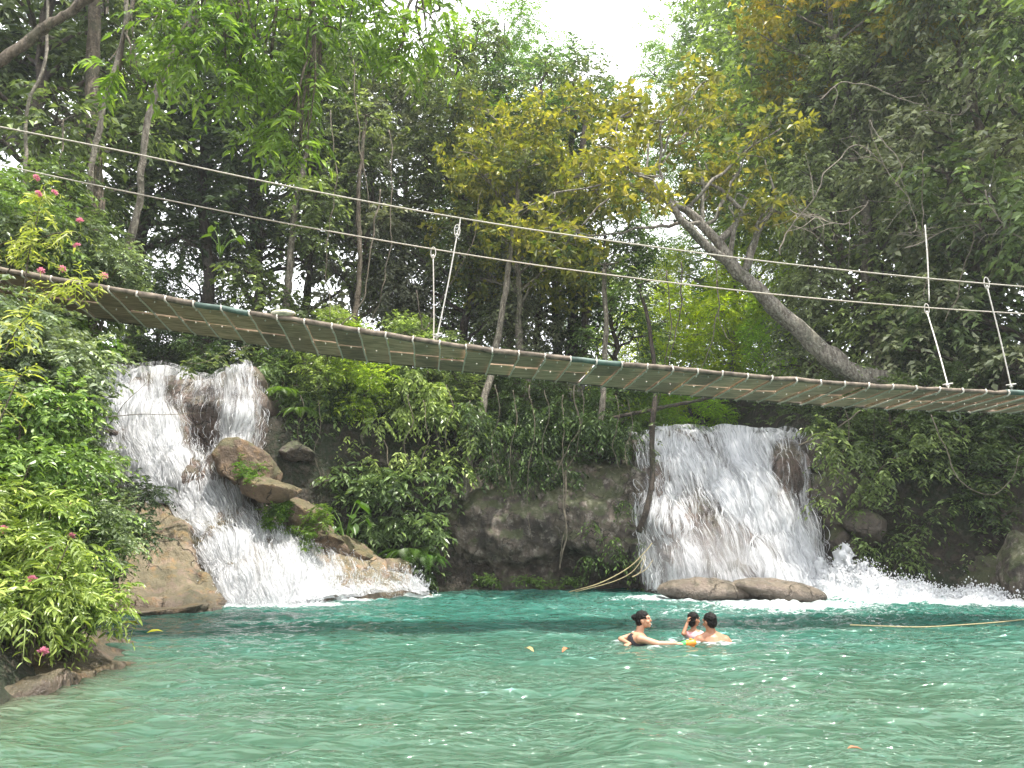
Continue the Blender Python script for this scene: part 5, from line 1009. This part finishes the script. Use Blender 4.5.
def hand(mb, wrist, direc, palm_n, s=1., curl=.5):
    d = np.array(direc, float); d /= np.linalg.norm(d); nrm = np.array(palm_n, float); nrm -= d * nrm.dot(d); nrm /= np.linalg.norm(nrm); sd = np.cross(d, nrm); w_ = np.array(wrist, float)
    for k in range(4): capsule(mb, w_ + d * .015 * s, w_ + d * .08 * s + sd * (k - 1.5) * .019 * s, .016 * s, .0125 * s, 8)
    for k, Lf in enumerate((.062, .074, .07, .055)):
        b0 = w_ + d * .085 * s + sd * (k - 1.5) * .022 * s; b1 = b0 + (d * math.cos(curl) + nrm * math.sin(curl)) * Lf * .5 * s; b2 = b1 + (d * math.cos(curl * 2.2) + nrm * math.sin(curl * 2.2)) * Lf * .5 * s
        capsule(mb, b0, b1, .0095 * s, .0085 * s, 7); capsule(mb, b1, b2, .0085 * s, .0065 * s, 7)
    t0 = w_ + d * .03 * s - sd * .03 * s; t1 = t0 + (d * .6 - sd * .7 + nrm * .4) * .035 * s; t2 = t1 + (d * .9 - sd * .1 + nrm * .5) * .03 * s; capsule(mb, t0, t1, .013 * s, .011 * s, 7); capsule(mb, t1, t2, .0105 * s, .0075 * s, 7)
def body_obj(mb, mat, root, voxel=.0065):
    o = obj('body', mb.mesh('body', mat, True), root); m = o.modifiers.new('remesh', 'REMESH'); m.mode = 'VOXEL'; m.voxel_size = voxel; m.use_smooth_shade = True
    s = o.modifiers.new('smooth', 'SMOOTH'); s.factor = .5; s.iterations = 3; return o
def part(name, mb, mat, root, voxel=.006):
    o = obj(name, mb.mesh(name, mat, True), root); m = o.modifiers.new('remesh', 'REMESH'); m.mode = 'VOXEL'; m.voxel_size = voxel; m.use_smooth_shade = True; s = o.modifiers.new('smooth', 'SMOOTH'); s.iterations = 2; s.factor = .5
    if name == 'hair':
        tx = bpy.data.textures.new('hair_strands', 'CLOUDS'); tx.noise_scale = .022; dm = o.modifiers.new('strands', 'DISPLACE'); dm.texture = tx; dm.strength = .022; dm.mid_level = .5; dm.texture_coords = 'LOCAL'
    return o
EYEM = simple('eye_dark', (.02, .015, .01), .15, .1)
def eyes(f, root, s=1.):
    for k in (-1, 1):
        mb = MB(); ell(mb, f((k * .031, -.084, .012)), np.array((.010, .006, .006)) * s); obj('eye', mb.mesh('eye', EYEM, True), root)
# woman: profile to the right, chin up, laughing, arm out to the toy
WP = W(643, 645, 0); wr = thing('person', 'laughing swimmer in profile with dark hair tied back, one arm stretched toward a toy', 'person', (WP[0], WP[1], 0))
mb = MB(); yaw = R(72); fh, A_ = head(mb, (.02, 0, .335), yaw, R(-8))
capsule(mb, (-.01, .01, .27), (-.045, .01, .16), .052, .058); ell(mb, (-.06, .01, .08), (.12, .17, .10)); capsule(mb, (-.07, .01, .05), (-.13, .01, -.22), .14, .115); capsule(mb, (-.13, .01, -.22), (-.17, .01, -.42), .12, .15)
capsule(mb, (-.06, -.15, .10), (-.06, .17, .10), .062, .062); capsule(mb, (-.17, -.07, -.45), (.15, -.1, -.75), .085, .055); capsule(mb, (-.17, .1, -.45), (.1, .12, -.8), .085, .055); capsule(mb, (.15, -.1, -.75), (-.15, -.1, -1.05), .055, .035); capsule(mb, (.1, .12, -.8), (-.2, .12, -1.1), .055, .035)
sh = (-.04, -.17, .10); el = (.16, -.27, .055); wrp = (.40, -.24, .052); capsule(mb, sh, el, .05, .036); capsule(mb, el, wrp, .036, .025); hand(mb, wrp, (1, .1, -.05), (0, .25, -1), 1., .45)
sh2 = (-.10, .18, .10); el2 = (-.30, .06, .07); wr2 = (-.13, -.17, .03); capsule(mb, sh2, el2, .046, .034); capsule(mb, el2, (-.20, -.12, .03), .034, .024); hand(mb, (-.20, -.12, .03), (-.6, -.8, 0), (0, 0, -1), .95, .3)
body_obj(mb, SKIN_A, wr)
eyes(fh, wr)
mb = MB(); ell(mb, fh((0, .018, .040)), (.084, .098, .088), A_); ell(mb, fh((0, .055, -.01)), (.072, .062, .085), A_); ell(mb, fh((0, .125, .045)), (.042, .040, .042), A_); capsule(mb, fh((0, .06, -.06)), fh((0, .07, -.13)), .04, .018)
hair = part('hair', mb, HAIR, wr)
mb = MB(); ell(mb, fh((0, -.083, -.068)), (.019, .019, .006)); obj('teeth', mb.mesh('teeth', WHITEP, True), wr)
mb = MB(); capsule(mb, (-.075, .01, .035), (-.105, .01, -.14), .148, .132); part('swimsuit', mb, DARKC, wr, .01)
# toy
tp = np.array([WP[0] + .54, WP[1] - .21, .03]); ty = thing('toy', 'small orange and green plastic toy held at the water surface', 'toy', tp)
mb = MB(); capsule(mb, (-.075, 0, .0), (-.0, 0, .025), .030, .034, 12); mb.box((-.02, 0, -.02), .05, .022, .014); obj('handle', mb.mesh('handle', GREENP, True), ty)
mb = MB(); capsule(mb, (.03, 0, .02), (.105, 0, .03), .045, .045, 14); mb.box((.07, 0, -.015), .045, .028, .015); mb.tube([(.07, 0, .06), (.07, 0, .09)], .018, 10); obj('tank', mb.mesh('tank', ORANGE, True), ty)
mb = MB(); mb.tube([(.14, 0, .032), (.175, 0, .036), (.20, 0, .036)], [.018, .014, .01], 10); obj('nozzle', mb.mesh('nozzle', WHITEP, True), ty)
# man seen from behind
MP = W(711, 644, 0); mr = thing('person', 'bare shouldered swimmer with short black hair seen from behind, facing a small child', 'person', (MP[0], MP[1], 0))
mb = MB(); fm, A_ = head(mb, (-.005, .0, .295), R(205), R(6), 1.03); capsule(mb, (0, .0, .24), (.01, 0, .12), .062, .07); ell(mb, (.02, .02, .03), (.2, .12, .12)); capsule(mb, (.02, .02, .0), (.02, .06, -.35), .17, .14)
capsule(mb, (-.15, .02, .05), (.20, .02, .045), .072, .075); capsule(mb, (-.03, 0, .13), (-.14, .01, .07), .05, .05); capsule(mb, (.05, 0, .13), (.19, .01, .07), .05, .05)
capsule(mb, (-.19, .02, .03), (-.26, .22, -.12), .058, .045); capsule(mb, (-.26, .22, -.12), (-.14, .44, -.08), .042, .028); hand(mb, (-.14, .44, -.08), (.3, 1, .2), (1, 0, 0), 1., .6)
capsule(mb, (.24, .02, .02), (.30, .2, -.15), .058, .045); capsule(mb, (.30, .2, -.15), (.12, .42, -.1), .042, .028); hand(mb, (.12, .42, -.1), (-.5, 1, .2), (-1, 0, 0), 1., .6)
capsule(mb, (-.07, .06, -.4), (-.1, .3, -.75), .095, .06); capsule(mb, (.1, .06, -.4), (.13, .3, -.75), .095, .06); capsule(mb, (-.1, .3, -.75), (-.1, .05, -1.1), .06, .04); capsule(mb, (.13, .3, -.75), (.13, .05, -1.1), .06, .04)
body_obj(mb, SKIN_B, mr, .0075); eyes(fm, mr)
mb = MB(); ell(mb, fm((0, .022, .045)), (.084, .100, .084), A_); ell(mb, fm((0, .050, -.005)), (.076, .062, .078), A_); part('hair', mb, HAIR, mr)
# child in front of the man, hand up at the face
KP = W(698, 642, 0); kr = thing('person', 'small dark haired child in a pink top held in front of the man', 'person', (KP[0] - .02, KP[1] + .22, 0))
mb = MB(); fk, A_ = head(mb, (.03, 0, .285), R(120), R(4), .86); capsule(mb, (.02, .01, .22), (.02, .01, .14), .038, .042); ell(mb, (.02, .01, .06), (.13, .085, .09)); capsule(mb, (.02, .01, .03), (.04, .01, -.25), .10, .09)
capsule(mb, (-.10, -.02, .09), (-.16, -.12, .10), .036, .03); capsule(mb, (-.16, -.12, .10), (-.085, -.07, .24), .028, .02); hand(mb, (-.085, -.07, .24), (.25, .1, 1), (1, .2, 0), .72, .5)
capsule(mb, (.13, 0, .09), (.2, -.1, .0), .034, .026); capsule(mb, (.2, -.1, 0), (.22, -.22, .04), .025, .019); hand(mb, (.22, -.22, .04), (.1, -1, 0), (0, 0, -1), .7, .4)
capsule(mb, (.0, .0, -.3), (-.03, -.15, -.5), .06, .04); capsule(mb, (.08, .0, -.3), (.1, -.15, -.5), .06, .04); capsule(mb, (-.03, -.15, -.5), (-.03, 0, -.7), .04, .028); capsule(mb, (.1, -.15, -.5), (.1, 0, -.7), .04, .028)
body_obj(mb, SKIN_B, kr, .006); eyes(fk, kr, .86)
mb = MB(); ell(mb, fk((0, .022, .040)), np.array((.084, .100, .084)) * .86, A_); ell(mb, fk((0, .052, -.03)), np.array((.074, .058, .095)) * .86, A_); part('hair', mb, HAIR, kr)
mb = MB(); ell(mb, (.02, .01, .055), (.14, .095, .085)); capsule(mb, (.02, .01, .03), (.035, .01, -.18), .112, .10); capsule(mb, (-.09, -.01, .085), (-.125, -.05, .09), .044, .042); capsule(mb, (.12, 0, .085), (.15, -.03, .065), .044, .04); part('pink_top', mb, PINKC, kr, .008)

# ------------------------------------------------------------------ humid air
V = np.array([(x, y, z) for x in (-305, 305) for y in (-305, 405) for z in (-3.2, 46)], float)
hz = bpy.data.materials.new('humid_air'); hz.use_nodes = True; t = hz.node_tree; t.nodes.clear(); o_ = t.nodes.new('ShaderNodeOutputMaterial'); pv = t.nodes.new('ShaderNodeVolumePrincipled')
pv.inputs['Color'].default_value = (.9, .95, 1, 1); pv.inputs['Density'].default_value = .0009; pv.inputs['Anisotropy'].default_value = .2; t.links.new(pv.outputs[0], o_.inputs['Volume'])
obj('haze', mesh('haze', V, [np.array([[0, 1, 3, 2], [4, 6, 7, 5], [0, 4, 5, 1], [2, 3, 7, 6], [0, 2, 6, 4], [1, 5, 7, 3]])], hz), kind='stuff')
C.cycles.volume_bounces = 0
C.cycles.volume_step_rate = 4
C.cycles.volume_max_steps = 96
